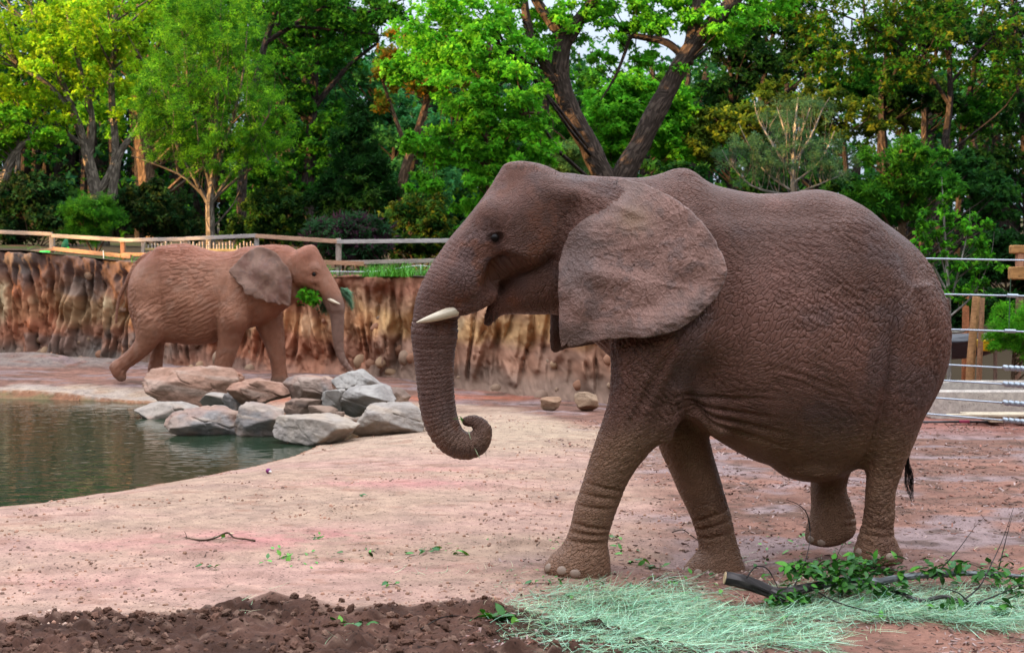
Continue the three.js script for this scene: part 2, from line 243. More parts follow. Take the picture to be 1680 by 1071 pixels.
function hillY(x, z) { // the land above and beyond the wall
  const inWall = sst(WALL_END + 1.6, WALL_END - 0.2, x), zf = lerp(-23.0, along(wallZ, Math.min(x, WALL_END)) - 0.35, inWall), top = along(wallTop, Math.min(x, WALL_END)), s = zf - z;
  const a = top + 0.1 * (fbm(x * 0.9, 5, z * 0.9, 3) - 0.5) + 0.02 + 0.03 * Math.max(0, s) + 0.02 * Math.max(0, s - 14), b = -0.3 + 1.6 * sst(0, 2.6, s) + 0.3 * (fbm(x * 1.2, 4, z * 1.2, 3) - 0.5) + 0.03 * Math.max(0, s - 2) + 0.02 * Math.max(0, s - 14);
  return lerp(b, a, inWall) + 0.5 * (fbm(x * 0.2, 6, z * 0.2, 2) - 0.5) * sst(3, 12, s);
}
{
  const xs = [], ss = [], pos = [], col = [], idx = []; for (let x = -150; x < -14; x += 4) xs.push(x); for (let x = -14; x < 14; x += 0.16) xs.push(x); for (let x = 14; x <= 150; x += 4) xs.push(x);
  for (let s = 0; s < 6; s += 0.14) ss.push(s); for (let s = 6; s < 260; s *= 1.1) ss.push(s);
  const nx = xs.length;
  ss.forEach((s, j) => xs.forEach((x, i) => {
    const inWall = sst(WALL_END + 1.6, WALL_END - 0.2, x), zf = lerp(-23.0, along(wallZ, clamp(x, -28, WALL_END)) - 0.35, inWall), z = zf - s, n = fbm(x * 1.1, 9, z * 1.1, 4), y = hillY(x, z);
    let c = mix3([0.085, 0.046, 0.030], [0.05, 0.032, 0.02], sst(0.4, 0.6, fbm(x * 2.3, 7, z * 2.3, 4))); c = mix3(c, [0.035, 0.06, 0.014], 0.8 * sst(0.5, 0.62, n)); c = mix3(c, [0.055, 0.04, 0.024], sst(0.45, 0.6, fbm(x * 0.5, 19, z * 0.5, 3)));
    pos.push(x, Math.min(y, 34), z); col.push(...c); if (i && j) { const q = j * nx + i; idx.push(q - nx - 1, q - nx, q - 1, q - 1, q - nx, q); }
  }));
  struct('hillside', geoOf(pos, idx, col), std({ vertexColors: true, roughness: 1 }));
}
// ------------------------------------------------------------------ elephants
const smin = (a, b, k) => { if (k <= 0) return Math.min(a, b); const h = Math.max(k - Math.abs(a - b), 0) / k; return Math.min(a, b) - h * h * k * 0.25; };
const smax = (a, b, k) => -smin(-a, -b, k);
class Animal { // frame: X to the right of the photograph, Y up, W towards the viewer; laid out from silhouette measurements
  constructor(px0, D0, yaw) {
    this.yaw = yaw; const o = at(px0, HORIZON, D0); this.O = V(o.x, 0, o.z); this.m = D0 / FPX; this.px0 = px0;
    this.X = V(Math.cos(yaw), 0, -Math.sin(yaw)); this.W = V(Math.sin(yaw), 0, Math.cos(yaw)); this.prims = [];
    this.C = this.local(camera.position);
  }
  local(p) { const d = p.clone().sub(this.O); return V(d.dot(this.X), d.y, d.dot(this.W)); }
  ray(px, py) { const d = at(px, py, 1).sub(camera.position); return V(d.dot(this.X), d.y, d.dot(this.W)); }
  L(px, py, w = 0) { const d = this.ray(px, py), t = (w - this.C.z) / d.z; return V(this.C.x + d.x * t, this.C.y + d.y * t, w); }
  add(d, k, cut) { this.prims.push({ d, k, cut }); }
  table(rows, n = 160) { // rows [s, centre, half, w, hw] with s rising -> sampled
    const s0 = rows[0][0], s1 = rows[rows.length - 1][0], T = []; let k = 0;
    for (let i = 0; i <= n; i++) {
      const s = lerp(s0, s1, i / n); while (k < rows.length - 2 && rows[k + 1][0] < s) k++;
      const a = rows[Math.max(0, k - 1)], b = rows[k], c = rows[k + 1], e = rows[Math.min(rows.length - 1, k + 2)], h = c[0] - b[0], t = (s - b[0]) / h;
      T.push([1, 2, 3, 4].map((q) => { const m0 = k ? (c[q] - a[q]) / (c[0] - a[0]) * h : c[q] - b[q], m1 = k < rows.length - 2 ? (e[q] - b[q]) / (e[0] - b[0]) * h : c[q] - b[q], t2 = t * t, t3 = t2 * t; return (2 * t3 - 3 * t2 + 1) * b[q] + (t3 - 2 * t2 + t) * m0 + (-2 * t3 + 3 * t2) * c[q] + (t3 - t2) * m1; }));
      T[i][1] = Math.max(T[i][1], 0.004); T[i][3] = Math.max(T[i][3], 0.004);
    }
    return { s0, s1, n, T };
  }
  loft(rows, vertical, k, endR = 0.03, low = 0) {
    rows.sort((a, b) => a[0] - b[0]); const { s0, s1, n, T } = this.table(rows), step = (s1 - s0) / n;
    const sec = (i, q, w) => { const r = T[i], a = (q - r[0]) / r[1], b = (w - r[2] + (low ? low * a * r[3] : 0)) / r[3], k0 = Math.hypot(a, b), k1 = Math.hypot(a / r[1], b / r[3]); return k1 < 1e-9 ? -Math.min(r[1], r[3]) : k0 * (k0 - 1) / k1; };
    this.add((x, y, w) => {
      const s = vertical ? y : x, q = vertical ? x : y, f = clamp((s - s0) / step, 0, n - 1e-6), i = Math.floor(f), t = f - i, d0 = sec(i, q, w), d1 = sec(i + 1, q, w), g = (d1 - d0) / step;
      return smax(lerp(d0, d1, t) / Math.sqrt(1 + g * g), Math.max(s0 - s, s - s1), endR);
    }, k);
  }
  loftH(rows, k, low = 0, endR = 0.03) { this.loft(rows.map(([px, t, b, hw, w = 0]) => { const A = this.L(px, t, w), B = this.L(px, b, w); return [A.x, (A.y + B.y) / 2, (A.y - B.y) / 2, w, hw]; }), false, k, endR, low); }
  loftV(rows, k, w0 = 0, endR = 0.02) { this.loft(rows.map(([py, l, r, hw, w = w0]) => { const A = this.L(l, py, w), B = this.L(r, py, w); return [A.y, (A.x + B.x) / 2, (B.x - A.x) / 2, w, hw || (B.x - A.x) / 2]; }), true, k, endR); }
  chain(rows, k, n = 0) { // [px, py, w, r in pixels]
    let P = rows.map(([px, py, w, r]) => { const p = this.L(px, py, w); return [p.x, p.y, w, r * this.m]; }); if (n) P = curve(P, n);
    const S = P.slice(1).map((b, i) => { const a = P[i], e = [b[0] - a[0], b[1] - a[1], b[2] - a[2]]; return [a, b, e, e[0] * e[0] + e[1] * e[1] + e[2] * e[2]]; });
    this.add((x, y, w) => { let m = 1e9; for (const [a, b, e, l] of S) { const dx = x - a[0], dy = y - a[1], dw = w - a[2], h = clamp((dx * e[0] + dy * e[1] + dw * e[2]) / l), d = Math.hypot(dx - e[0] * h, dy - e[1] * h, dw - e[2] * h) - lerp(a[3], b[3], h); if (d < m) m = d; } return m; }, k);
    return P;
  }
  ball(px, py, w, rx, ry, rw, k, cut) { const c = this.L(px, py, w); this.add((x, y, z) => { const a = (x - c.x) / rx, b = (y - c.y) / ry, d = (z - w) / rw, k0 = Math.hypot(a, b, d), k1 = Math.hypot(a / rx, b / ry, d / rw); return k1 < 1e-9 ? -Math.min(rx, ry, rw) : k0 * (k0 - 1) / k1; }, k, cut); }
  field(x, y, w, list = this.prims) { let d = 1e9; for (const p of list) { const v = p.d(x, y, w); d = p.cut ? smax(d, -v, p.k) : d === 1e9 ? v : smin(d, v, p.k); } return d; }
  grad(p, e = 0.006) { const f = this.field.bind(this); return V(f(p.x + e, p.y, p.z) - f(p.x - e, p.y, p.z), f(p.x, p.y + e, p.z) - f(p.x, p.y - e, p.z), f(p.x, p.y, p.z + e) - f(p.x, p.y, p.z - e)).normalize(); }
  pick(px, py) { const d = this.ray(px, py).normalize(), p = this.C.clone(); let t = 0; for (let i = 0; i < 300; i++) { const s = this.field(p.x, p.y, p.z); if (s < 0.0006) break; t += s * 0.6; p.copy(this.C).addScaledVector(d, t); if (t > 60) break; } return { p, n: this.grad(p) }; }
  surface(lo, hi, h) { // surface nets on a sparse grid
    const N = [0, 1, 2].map((c) => Math.ceil((hi[c] - lo[c]) / h / 8) * 8 + 1), [nx, ny, nz] = N, val = new Float32Array(nx * ny * nz).fill(9), B = N.map((n) => (n - 1) / 8), R = h * 8 * 0.87, blocks = [];
    for (let bz = 0; bz < B[2]; bz++) for (let by = 0; by < B[1]; by++) for (let bx = 0; bx < B[0]; bx++) {
      const cx = lo[0] + (bx * 8 + 4) * h, cy = lo[1] + (by * 8 + 4) * h, cz = lo[2] + (bz * 8 + 4) * h, ds = this.prims.map((p) => p.d(cx, cy, cz));
      let d = 1e9; this.prims.forEach((p, i) => { d = p.cut ? smax(d, -ds[i], p.k) : d === 1e9 ? ds[i] : smin(d, ds[i], p.k); });
      const near = Math.abs(d) < R * 1.5 + 0.02, list = near ? this.prims.filter((p, i) => p.cut ? ds[i] < R * 2 + 0.1 : ds[i] < Math.max(d, 0) + 2.6 * R + p.k) : null;
      for (let k = 0; k < 8 + (bz === B[2] - 1); k++) for (let j = 0; j < 8 + (by === B[1] - 1); j++) for (let i = 0; i < 8 + (bx === B[0] - 1); i++) {
        const X = bx * 8 + i, Y = by * 8 + j, Z = bz * 8 + k;
        val[(Z * ny + Y) * nx + X] = near ? this.field(lo[0] + X * h, lo[1] + Y * h, lo[2] + Z * h, list) : d;
      }
      if (near) blocks.push([bx, by, bz]);
    }
    const id = new Int32Array(nx * ny * nz).fill(-1), pos = [], idx = [], off = []; for (let k = 0; k < 2; k++) for (let j = 0; j < 2; j++) for (let i = 0; i < 2; i++) off.push([i, j, k, (k * ny + j) * nx + i]);
    const edges = []; for (let a = 0; a < 8; a++) for (const b of [1, 2, 4]) if (!(a & b)) edges.push([a, a | b]);
    for (const [bx, by, bz] of blocks) for (let k = 0; k < 8; k++) for (let j = 0; j < 8; j++) for (let i = 0; i < 8; i++) {
      const X = bx * 8 + i, Y = by * 8 + j, Z = bz * 8 + k, q = (Z * ny + Y) * nx + X; let neg = 0; for (let c = 0; c < 8; c++) if (val[q + off[c][3]] < 0) neg++;
      if (!neg || neg === 8) continue; let sx = 0, sy = 0, sz = 0, n = 0;
      for (const [a, b] of edges) { const u = val[q + off[a][3]], v = val[q + off[b][3]]; if ((u < 0) !== (v < 0)) { const t = u / (u - v); sx += lerp(off[a][0], off[b][0], t); sy += lerp(off[a][1], off[b][1], t); sz += lerp(off[a][2], off[b][2], t); n++; } }
      id[q] = pos.length / 3; pos.push(lo[0] + (X + sx / n) * h, lo[1] + (Y + sy / n) * h, lo[2] + (Z + sz / n) * h);
    }
    const st = [1, nx, nx * ny];
    for (const [bx, by, bz] of blocks) for (let k = 0; k < 8; k++) for (let j = 0; j < 8; j++) for (let i = 0; i < 8; i++) {
      const q = ((bz * 8 + k) * ny + by * 8 + j) * nx + bx * 8 + i;
      for (let c = 0; c < 3; c++) { const u = val[q] < 0, v = val[q + st[c]] < 0; if (u === v) continue; const s1 = st[(c + 1) % 3], s2 = st[(c + 2) % 3], A = id[q], b = id[q - s1], C = id[q - s1 - s2], D = id[q - s2]; if (A < 0 || b < 0 || C < 0 || D < 0) continue; u ? idx.push(A, b, C, A, C, D) : idx.push(A, C, b, A, D, C); }
    }
    return { pos: new Float32Array(pos), idx: new Uint32Array(idx) };
  }
  skin(s, paint) { // displace along the normal and colour
    const g = geoOf(s.pos, s.idx), n = g.attributes.normal, p = g.attributes.position, col = new Float32Array(p.count * 3), out = new Float32Array(p.count * 3);
    for (let i = 0; i < p.count; i++) { const x = p.getX(i), y = p.getY(i), w = p.getZ(i), a = n.getX(i), b = n.getY(i), c = n.getZ(i), r = paint(x, y, w, a, b, c); out.set([x + a * r[0], y + b * r[0], w + c * r[0]], i * 3); col.set([r[1], r[2], r[3]], i * 3); }
    const uv = new Float32Array(p.count * 2), bb = new THREE.Box3().setFromBufferAttribute(p); for (let i = 0; i < p.count; i++) { const x = p.getX(i), y = p.getY(i), w = Math.abs(p.getZ(i)), fx = clamp((x - bb.min.x) / (bb.max.x - bb.min.x)) * 2 - 1, fy = clamp((y - bb.min.y) / (bb.max.y - bb.min.y)) * 2 - 1; uv[i * 2] = (x - 0.7 * w * fx) / 0.85; uv[i * 2 + 1] = (y - 0.7 * w * sst(-0.1, 0.6, fy) + 0.3 * w) / 0.85; }
    return geoOf(out, s.idx, col, uv);
  }
  bump(px, py, w, rx, ry, ang, amp) { const c = this.L(px, py, w), m = this.m, ca = Math.cos(ang), sa = Math.sin(ang); return (x, y) => { const dx = (x - c.x) / m, dy = (c.y - y) / m, u = (dx * ca + dy * sa) / rx, v = (-dx * sa + dy * ca) / ry, q = u * u + v * v; return q > 7 ? 0 : amp * Math.exp(-q); }; }
  // a flap of skin: outline in pixels, control points [px, py, w], thickness, surface detail
  flap(outline, centre, ctrl, th, nr, nb, detail, soft = 30, power = 3.4, lift = 0) {
    const W = (px, py) => { let s = 0, t = 0; for (const [x, y, w] of ctrl) { const k = 1 / Math.pow((px - x) ** 2 + (py - y) ** 2 + soft * soft, power / 2); s += w * k; t += k; } return s / t; };
    const loop = []; { const n = outline.length; for (let i = 0; i < n; i++) { const P = (j) => outline[(i + j + n) % n], len = Math.hypot(P(1)[0] - P(0)[0], P(1)[1] - P(0)[1]), m = Math.max(2, Math.round(len / nb)); for (let k = 0; k < m; k++) { const f = k / m, c = [0, 1].map((q) => { const a = P(-1)[q], b = P(0)[q], d = P(1)[q], e = P(2)[q]; return 0.5 * (2 * b + (d - a) * f + (2 * a - 5 * b + 4 * d - e) * f * f + (3 * b - a - 3 * d + e) * f * f * f); }); loop.push(c); } } }
    const pos = [], idx = [], col = [], uvs = [], N = loop.length;
    const ring = (r, side) => loop.forEach(([bx, by], i) => {
      const rj = r * (1 + 0.016 * sst(0.75, 1, r) * (vn(i / N * 90, 3, centre[0]) + vn(i / N * 31, 5, centre[0]) - 1)), px = lerp(centre[0], bx, rj), py = lerp(centre[1], by, rj), d = detail(px, py, r, i / N), edge = Math.sqrt(Math.max(0, 1 - Math.pow(clamp((r - 0.93) / 0.07), 2))), t = th * (0.35 + 0.65 * edge) * 0.5;
      const w = W(px, py) + lift * sst(0.55, 0.95, r) * sst(this.px0 - 90, this.px0 - 20, px) + d[0] + side * t, p = this.L(px, py, w - side * t); pos.push(p.x, p.y, w); col.push(d[1], d[2], d[3]); uvs.push(p.x / 0.55, p.y / 0.55);
    });
    const tri = (a, b, flip) => { for (let i = 0; i < N; i++) { const j = (i + 1) % N, A = a + i, B = a + j, C = b + i, D = b + j; flip ? idx.push(A, C, B, B, C, D) : idx.push(A, B, C, B, D, C); } };
    const rs = []; for (let i = 0; i <= nr; i++) rs.push(Math.max(0.012, i / nr)); let last = -1;
    for (const r of rs) { const at0 = pos.length / 3; ring(r, 1); if (last >= 0) tri(last, at0, true); last = at0; }
    for (let i = nr; i >= 0; i -= 3) { const at0 = pos.length / 3; ring(Math.max(0.012, i / nr), -1); tri(last, at0, true); last = at0; }
    return geoOf(pos, idx, col, uvs);
  }
}
function tcell(u, v, px, py) { const x = u * px, y = v * py, ix = Math.floor(x), iy = Math.floor(y), w = (a, n) => ((a % n) + n) % n; let a = 9, b = 9; for (let i = -1; i < 2; i++) for (let j = -1; j < 2; j++) { const X = w(ix + i, px), Y = w(iy + j, py), dx = ix + i + hsh(X, Y, 5) - x, dy = iy + j + hsh(X, Y, 6) - y, d = dx * dx + dy * dy; if (d < a) { b = a; a = d; } else if (d < b) b = d; } return Math.sqrt(b) - Math.sqrt(a); }
const hideBump = tex(800, 800, (u, v) => { const j = 0.012 * (tn(u, v, 20, 91) - 0.5), k = 0.012 * (tn(u, v, 20, 92) - 0.5), a = sst(0.02, 0.22, tcell(u + j, v + k, 26, 60)), b = sst(0.0, 0.3, tcell(u + k, v + j, 70, 96)); return 0.7 * a + 0.18 * b + 0.12 * tfbm(u, v, 60, 3, 94); });
hideBump.rotation = 0.55;
const skinMat = std({ vertexColors: true, roughness: 0.5, specularIntensity: 0.38, bumpMap: rep(hideBump, 1, 1), bumpScale: 0.009 });
const earBump = tex(640, 640, (u, v) => { const j = 0.03 * (tn(u, v, 9, 191) - 0.5), k = 0.03 * (tn(u, v, 9, 192) - 0.5); return 0.35 * sst(0.0, 0.22, tcell(u + j, v + k, 34, 16)) + 0.3 * sst(0, 0.3, tcell(u + k, v + j, 12, 15)) + 0.35 * tfbm(u, v, 40, 4, 194); });
const earMat = std({ vertexColors: true, roughness: 0.58, specularIntensity: 0.42, bumpMap: earBump, bumpScale: 0.0055 });
const ivory = new THREE.MeshPhysicalMaterial({ color: rgb(0.62, 0.5, 0.36), roughness: 0.42, vertexColors: true });
const nailMat = std({ color: rgb(0.24, 0.16, 0.115), roughness: 0.6 });
const eyeMat = new THREE.MeshPhysicalMaterial({ color: rgb(0.008, 0.005, 0.004), roughness: 0.35, specularIntensity: 0.25 });
function tuskGeo(P) { const g = tube(curve(P, 22), 20), p = g.attributes.position, c = []; for (let i = 0; i < p.count; i++) { const n = fbm(p.getX(i) * 22, p.getY(i) * 60, p.getZ(i) * 60, 3), k = 0.72 + 0.42 * n; c.push(k, k * (0.97 + 0.05 * n), k * (0.9 + 0.14 * n)); } g.setAttribute('color', new THREE.BufferAttribute(new Float32Array(c), 3)); return g; }
function nails(A, group, list, r) { for (const [px, py] of list) { const h = A.pick(px, py), g = new THREE.SphereGeometry(1, 14, 10), m = mesh('toenail', g, nailMat, group); m.position.copy(h.p).addScaledVector(h.n, -r * 0.25); m.quaternion.setFromUnitVectors(V(0, 0, 1), h.n); m.scale.set(r * 0.95, r * 0.8, r * 0.5); } }
const wrinkles = (x, y, w, ang, along_, across, s) => { const ca = Math.cos(ang), sa = Math.sin(ang), u = x * ca + y * sa, v = -x * sa + y * ca, j = 0.35 * (vn(x * 9 + s, y * 9, w * 9) - 0.5); return cell3(u / along_ + j, v / across + j, w / across + s); };

const hero = (() => {
  const A = new Animal(1100, 8.75, 0.075), m = A.m, NEAR = 0.17, FAR = -0.17;
  // barrel and neck
  A.loftH([[905, 300, 505, 0.22], [930, 285, 525, 0.30], [965, 288, 552, 0.36], [1005, 290, 588, 0.40], [1050, 291, 632, 0.43], [1085, 285, 662, 0.46], [1115, 282, 680, 0.48], [1145, 294, 698, 0.51], [1190, 308, 728, 0.52], [1240, 317, 755, 0.545], [1290, 316, 768, 0.555], [1340, 311, 777, 0.55], [1380, 320, 775, 0.53], [1420, 345, 764, 0.53], [1460, 373, 742, 0.47], [1495, 402, 706, 0.41], [1520, 434, 668, 0.34], [1538, 474, 628, 0.25], [1549, 520, 576, 0.13]], 0.06, 0);
  A.ball(1330, 765, 0, 0.20, 0.09, 0.2, 0.1);
  // head, brow to upper lip, runs on into the trunk
  A.loftV([[262, 846, 856, 0.05], [268, 829, 884, 0.16], [282, 819, 916, 0.23], [302, 807, 945, 0.285], [330, 787, 965, 0.32], [360, 763, 960, 0.335], [390, 738, 950, 0.335], [420, 717, 925, 0.32], [445, 701, 860, 0.29], [470, 689, 818, 0.25], [488, 682.5, 804, 0.22], [502, 679.5, 789, 0.195], [512, 678, 772, 0.18], [520, 677, 754, 0.165], [540, 676, 750, 0.148], [565, 677, 747, 0.14]], 0.05, 0, 0.05);
  // jaw and lower lip
  A.chain([[925, 455, 0, 60], [880, 470, 0, 46], [845, 486, 0, 29], [820, 500, 0, 17], [806, 517, 0, 10], [800, 529, 0, 6]], 0.045, 20);
  A.chain([[795, 480, 0.11, 21], [775, 495, 0.135, 17], [757, 505, 0.16, 11.5]], 0.05); A.chain([[795, 480, -0.11, 21], [775, 495, -0.135, 17], [757, 505, -0.16, 11.5]], 0.05);
  // trunk down to its curl
  const trunk = A.chain([[712, 545, 0, 37.5], [712, 590, 0, 32.5], [714, 630, 0, 30], [717, 660, 0, 29], [724, 692, 0.005, 28], [738, 718, 0.02, 25.5], [760, 731, 0.03, 23], [783, 726, 0.045, 20], [792, 706, 0.05, 15], [780, 692, 0.045, 10.5], [766, 691, 0.03, 8.5]], 0.02, 46);
  // legs
  A.loftV([[500, 1030, 1190, 0.20, 0.27], [560, 1004, 1186, 0.235, 0.265], [607, 1003, 1165, 0.24, 0.25], [650, 1000, 1138, 0.225, 0.23], [691, 988, 1117, 0.20, 0.21], [722, 977.5, 1089, 0.18, 0.2], [745, 970, 1064, 0.165, 0.19], [785, 958, 1034, 0.145, 0.18], [832, 943, 1014, 0.13, NEAR], [866, 935, 1002, 0.125, NEAR], [893, 923, 997, 0.135, NEAR], [914, 903, 1000, 0.17, NEAR], [929, 893, 1001, 0.185, NEAR], [940, 894, 1002, 0.185, NEAR], [948, 899, 1000, 0.175, NEAR]], 0.05, NEAR, 0.03);
  A.loftV([[560, 1040, 1170, 0.2, -0.25], [640, 1060, 1165, 0.19, -0.22], [700, 1073, 1160, 0.18, FAR], [735, 1082, 1167, 0.165, FAR], [772, 1099, 1178, 0.15, FAR], [812, 1116, 1190, 0.135, FAR], [846, 1132, 1200, 0.125, FAR], [880, 1143, 1207, 0.12, FAR], [902, 1146, 1213, 0.13, FAR], [920, 1132, 1219, 0.16, FAR], [935, 1122, 1223, 0.175, FAR], [950, 1123, 1224, 0.17, FAR]], 0.05, FAR, 0.03);
  A.loftV([[470, 1440, 1525, 0.2, 0.26], [540, 1425, 1546, 0.24, 0.25], [610, 1418, 1534, 0.24, 0.235], [660, 1414, 1520, 0.225, 0.22], [710, 1415, 1501, 0.2, 0.2], [745, 1420, 1489, 0.165, 0.18], [775, 1423, 1479, 0.13, NEAR], [806, 1422, 1469, 0.115, NEAR], [846, 1418, 1468, 0.115, NEAR], [872, 1412, 1466, 0.12, NEAR], [893, 1407, 1473, 0.14, NEAR], [908, 1403, 1480, 0.15, NEAR], [918, 1405, 1481, 0.15, NEAR], [924, 1410, 1478, 0.14, NEAR]], 0.06, NEAR, 0.03);
  A.loftV([[620, 1350, 1470, 0.2, -0.24], [700, 1345, 1440, 0.19, -0.22], [760, 1335, 1402, 0.16, FAR], [800, 1331, 1389, 0.125, FAR], [826, 1332, 1397, 0.12, FAR], [846, 1330, 1403, 0.125, FAR], [862, 1325, 1405, 0.13, FAR], [878, 1322, 1400, 0.13, FAR], [888, 1324, 1386, 0.12, FAR], [895, 1331, 1370, 0.1, FAR]], 0.06, FAR, 0.03);
  // loose skin at elbow and groin, shoulder blade and hip
  A.chain([[1095, 690, 0.33, 16], [1092, 715, 0.30, 12]], 0.05); A.chain([[1130, 640, 0.34, 22], [1180, 700, 0.3, 16]], 0.12);
  A.chain([[1122, 304, 0.08, 18], [1150, 400, 0.3, 44], [1130, 540, 0.36, 60]], 0.14);
  A.chain([[1400, 390, 0.24, 40], [1470, 520, 0.28, 52]], 0.16);
  A.chain([[1548, 500, 0, 13], [1545, 580, -0.03, 10], [1520, 660, -0.05, 8], [1492, 735, -0.03, 5.5], [1489, 752, -0.02, 4]], 0.03, 14);
  const B = [ // soft anatomy: [px, py, w, rx, ry, angle, height in metres]
    [833, 300, 0.3, 22, 30, 0.3, -0.022], [797, 345, 0.3, 15, 26, 0.5, 0.022], [868, 335, 0.34, 34, 34, 0, 0.014], [812, 389, 0.33, 22, 26, 0, -0.046], [824, 432, 0.3, 34, 24, 0.2, -0.045], [812, 460, 0.25, 16, 32, 0.35, -0.05], [838, 412, 0.34, 34, 9, 0.25, 0.014],
    [870, 440, 0.34, 38, 46, 0, 0.02], [770, 475, 0.22, 26, 24, 0, 0.03], [905, 330, 0.34, 14, 52, 0.1, -0.015], [940, 318, 0.3, 42, 16, 0.15, 0.03], [955, 300, 0.25, 50, 8, 0.1, 0.012], [1168, 385, 0.5, 16, 80, -0.3, -0.024], [1185, 560, 0.55, 26, 110, 0.2, -0.03],
    [1225, 480, 0.6, 60, 120, 0, 0.02], [1340, 600, 0.62, 110, 90, 0, 0.02], [1455, 560, 0.5, 10, 120, 0.05, -0.02], [1400, 420, 0.5, 46, 60, 0, 0.025], [1498, 470, 0.4, 12, 90, -0.25, -0.022], [1300, 350, 0.4, 120, 14, 0.0, -0.012], [1140, 665, 0.4, 18, 40, -0.5, -0.03], [1205, 694, 0.5, 64, 4, 0.22, -0.022], [1195, 676, 0.5, 60, 4, 0.12, -0.016], [1190, 655, 0.5, 56, 4, 0.0, -0.012], [1215, 712, 0.5, 60, 4, 0.3, -0.016], [1458, 610, 0.45, 5, 130, 0.06, -0.024], [1440, 690, 0.42, 4, 70, 0.1, -0.014], [1082, 610, 0.45, 5, 70, 0.42, -0.014], [1060, 640, 0.43, 4, 60, 0.42, -0.011], [990, 800, 0.3, 34, 3, 0.25, -0.009], [984, 816, 0.3, 34, 3, 0.15, -0.009], [976, 834, 0.3, 34, 3, 0.1, -0.008], [968, 866, 0.3, 36, 3.2, 0.16, -0.012], [965, 878, 0.3, 38, 3.2, 0.1, -0.012], [962, 892, 0.32, 40, 3.2, 0.05, -0.01], [1165, 850, -0.05, 34, 3, -0.35, -0.012], [1170, 866, -0.05, 34, 3, -0.3, -0.012], [1176, 882, -0.05, 34, 3, -0.2, -0.01], [1440, 868, 0.28, 30, 3, 0.1, -0.009], [1442, 880, 0.28, 32, 3, 0.05, -0.009], [1095, 650, 0.45, 12, 70, 0.35, -0.016],
  ].map((b) => A.bump(...b));
  const xHead0 = A.L(915, 450, 0.3).x;
  const bumps = (x, y, nz) => { let s = 0; for (const b of B) s += b(x, y); return s * sst(0.1, 0.45, Math.abs(nz)) * (x < xHead0 ? 1.5 : 1.55); };
  const eye = A.L(811, 389, 0.32), lid = (x, y) => { const dx = (x - eye.x) / (17 * m), dy = (y - eye.y) / (11 * m), q = Math.hypot(dx, dy), k = Math.hypot((x - eye.x) / (26 * m), (y - eye.y + 0.02) / (26 * m)); return q > 4 ? 0 : 0.013 * Math.exp(-(((q - 1.05) / 0.3) ** 2)) - 0.02 * Math.exp(-q * q * 2) + 0.004 * (vn(dx * 3.5 + dy, dy * 6 - dx, 3) - 0.5) * sst(1.1, 1.5, q) * sst(4, 2, q) + 0.004 * sst(0.7, 1, k) * sst(1.4, 1, k); };
  // line the trunk rings follow, from between the eyes to the tip
  const line = [[775, 365], [742, 425], [722, 480], [714, 530]].map(([a, b]) => { const p = A.L(a, b); return [p.x, p.y, 0, 0.2]; }).concat(trunk); let acc = 0; line.forEach((p, i) => { if (i) acc += Math.hypot(p[0] - line[i - 1][0], p[1] - line[i - 1][1], p[2] - line[i - 1][2]); p[4] = acc; });
  const onTrunk = (x, y, w) => { let best = 1e9, s = 0, r = 0; for (let i = 1; i < line.length; i++) { const a = line[i - 1], b = line[i], ex = b[0] - a[0], ey = b[1] - a[1], ew = b[2] - a[2], l = ex * ex + ey * ey + ew * ew, h = clamp(((x - a[0]) * ex + (y - a[1]) * ey + (w - a[2]) * ew) / l), d = Math.hypot(x - a[0] - ex * h, y - a[1] - ey * h, w - a[2] - ew * h); if (d < best) { best = d; s = lerp(a[4], b[4], h); r = d; } } return [s, r]; };
  const xAt = (px, py, w) => A.L(px, py, w).x, yAt = (py, w = 0) => A.L(1000, py, w).y;
  const xHead = xAt(915, 450, 0.3), xShoulder = xAt(1190, 560, 0.5), yLip = yAt(505), xTr = xAt(820, 450, 0.2), yLeg = yAt(700, 0.2), yAnkle = yAt(850, 0.2), xRump = xAt(1455, 560, 0.45);
  const paint = (x, y, w, a, b, c) => {
    const n1 = fbm(x * 2.4 + 3, y * 2.4, w * 2.4, 4), n2 = fbm(x * 9, y * 9, w * 9, 3), n3 = fbm(x * 38, y * 38, w * 38, 2), side = Math.abs(c);
    let d = bumps(x, y, c) + 0.008 * (n1 - 0.5) + 0.0025 * (n3 - 0.5), groove = 0;
    const head = sst(xHead + 0.05, xHead - 0.05, x), legs = sst(yLeg + 0.12, yLeg - 0.12, y), rump = sst(xRump - 0.08, xRump + 0.08, x) * (1 - legs), front = sst(xShoulder + 0.1, xShoulder - 0.1, x) * (1 - head) * (1 - legs), flank = (1 - head) * (1 - legs) * (1 - rump) * (1 - front);
    const depthVar = 0.55 + 0.7 * vn(x * 2.2, y * 2.2, w * 2.2 + 7), topSmooth = sst(0.95, 0.35, b);
    const cut = (f, lim) => (1 - sst(0.015, lim, f));
    if (flank > 0.01) { const belly = sst(yAt(520, .6), yAt(640, .6), y); groove += flank * (belly < 0.99 ? (1 - belly) * cut(wrinkles(x, y, w, -0.62, 0.15, 0.031, 3), 0.27) : 0); if (belly > 0.01) groove += flank * belly * cut(wrinkles(x, y, w, -0.12 - 0.5 * (x - 0.8), 0.26, 0.030, 5), 0.27); }
    if (rump > 0.01) groove += rump * 1.2 * cut(wrinkles(x, y, w, 1.2, 0.07, 0.036, 9), 0.28);
    if (front > 0.01) groove += front * cut(wrinkles(x, y, w, -0.75, 0.18, 0.031, 13), 0.27);
    if (legs > 0.01) groove += legs * (0.75 * cut(wrinkles(x, y, w, 0.35, 0.12, 0.029, 17), 0.27) + 0.8 * sst(yAnkle + 0.16, yAnkle, y) * sst(yAt(925, .2), yAt(890, .2), y) * cut(wrinkles(x, y, w, -0.25, 0.13, 0.026, 19), 0.35));
    let ringed = 0;
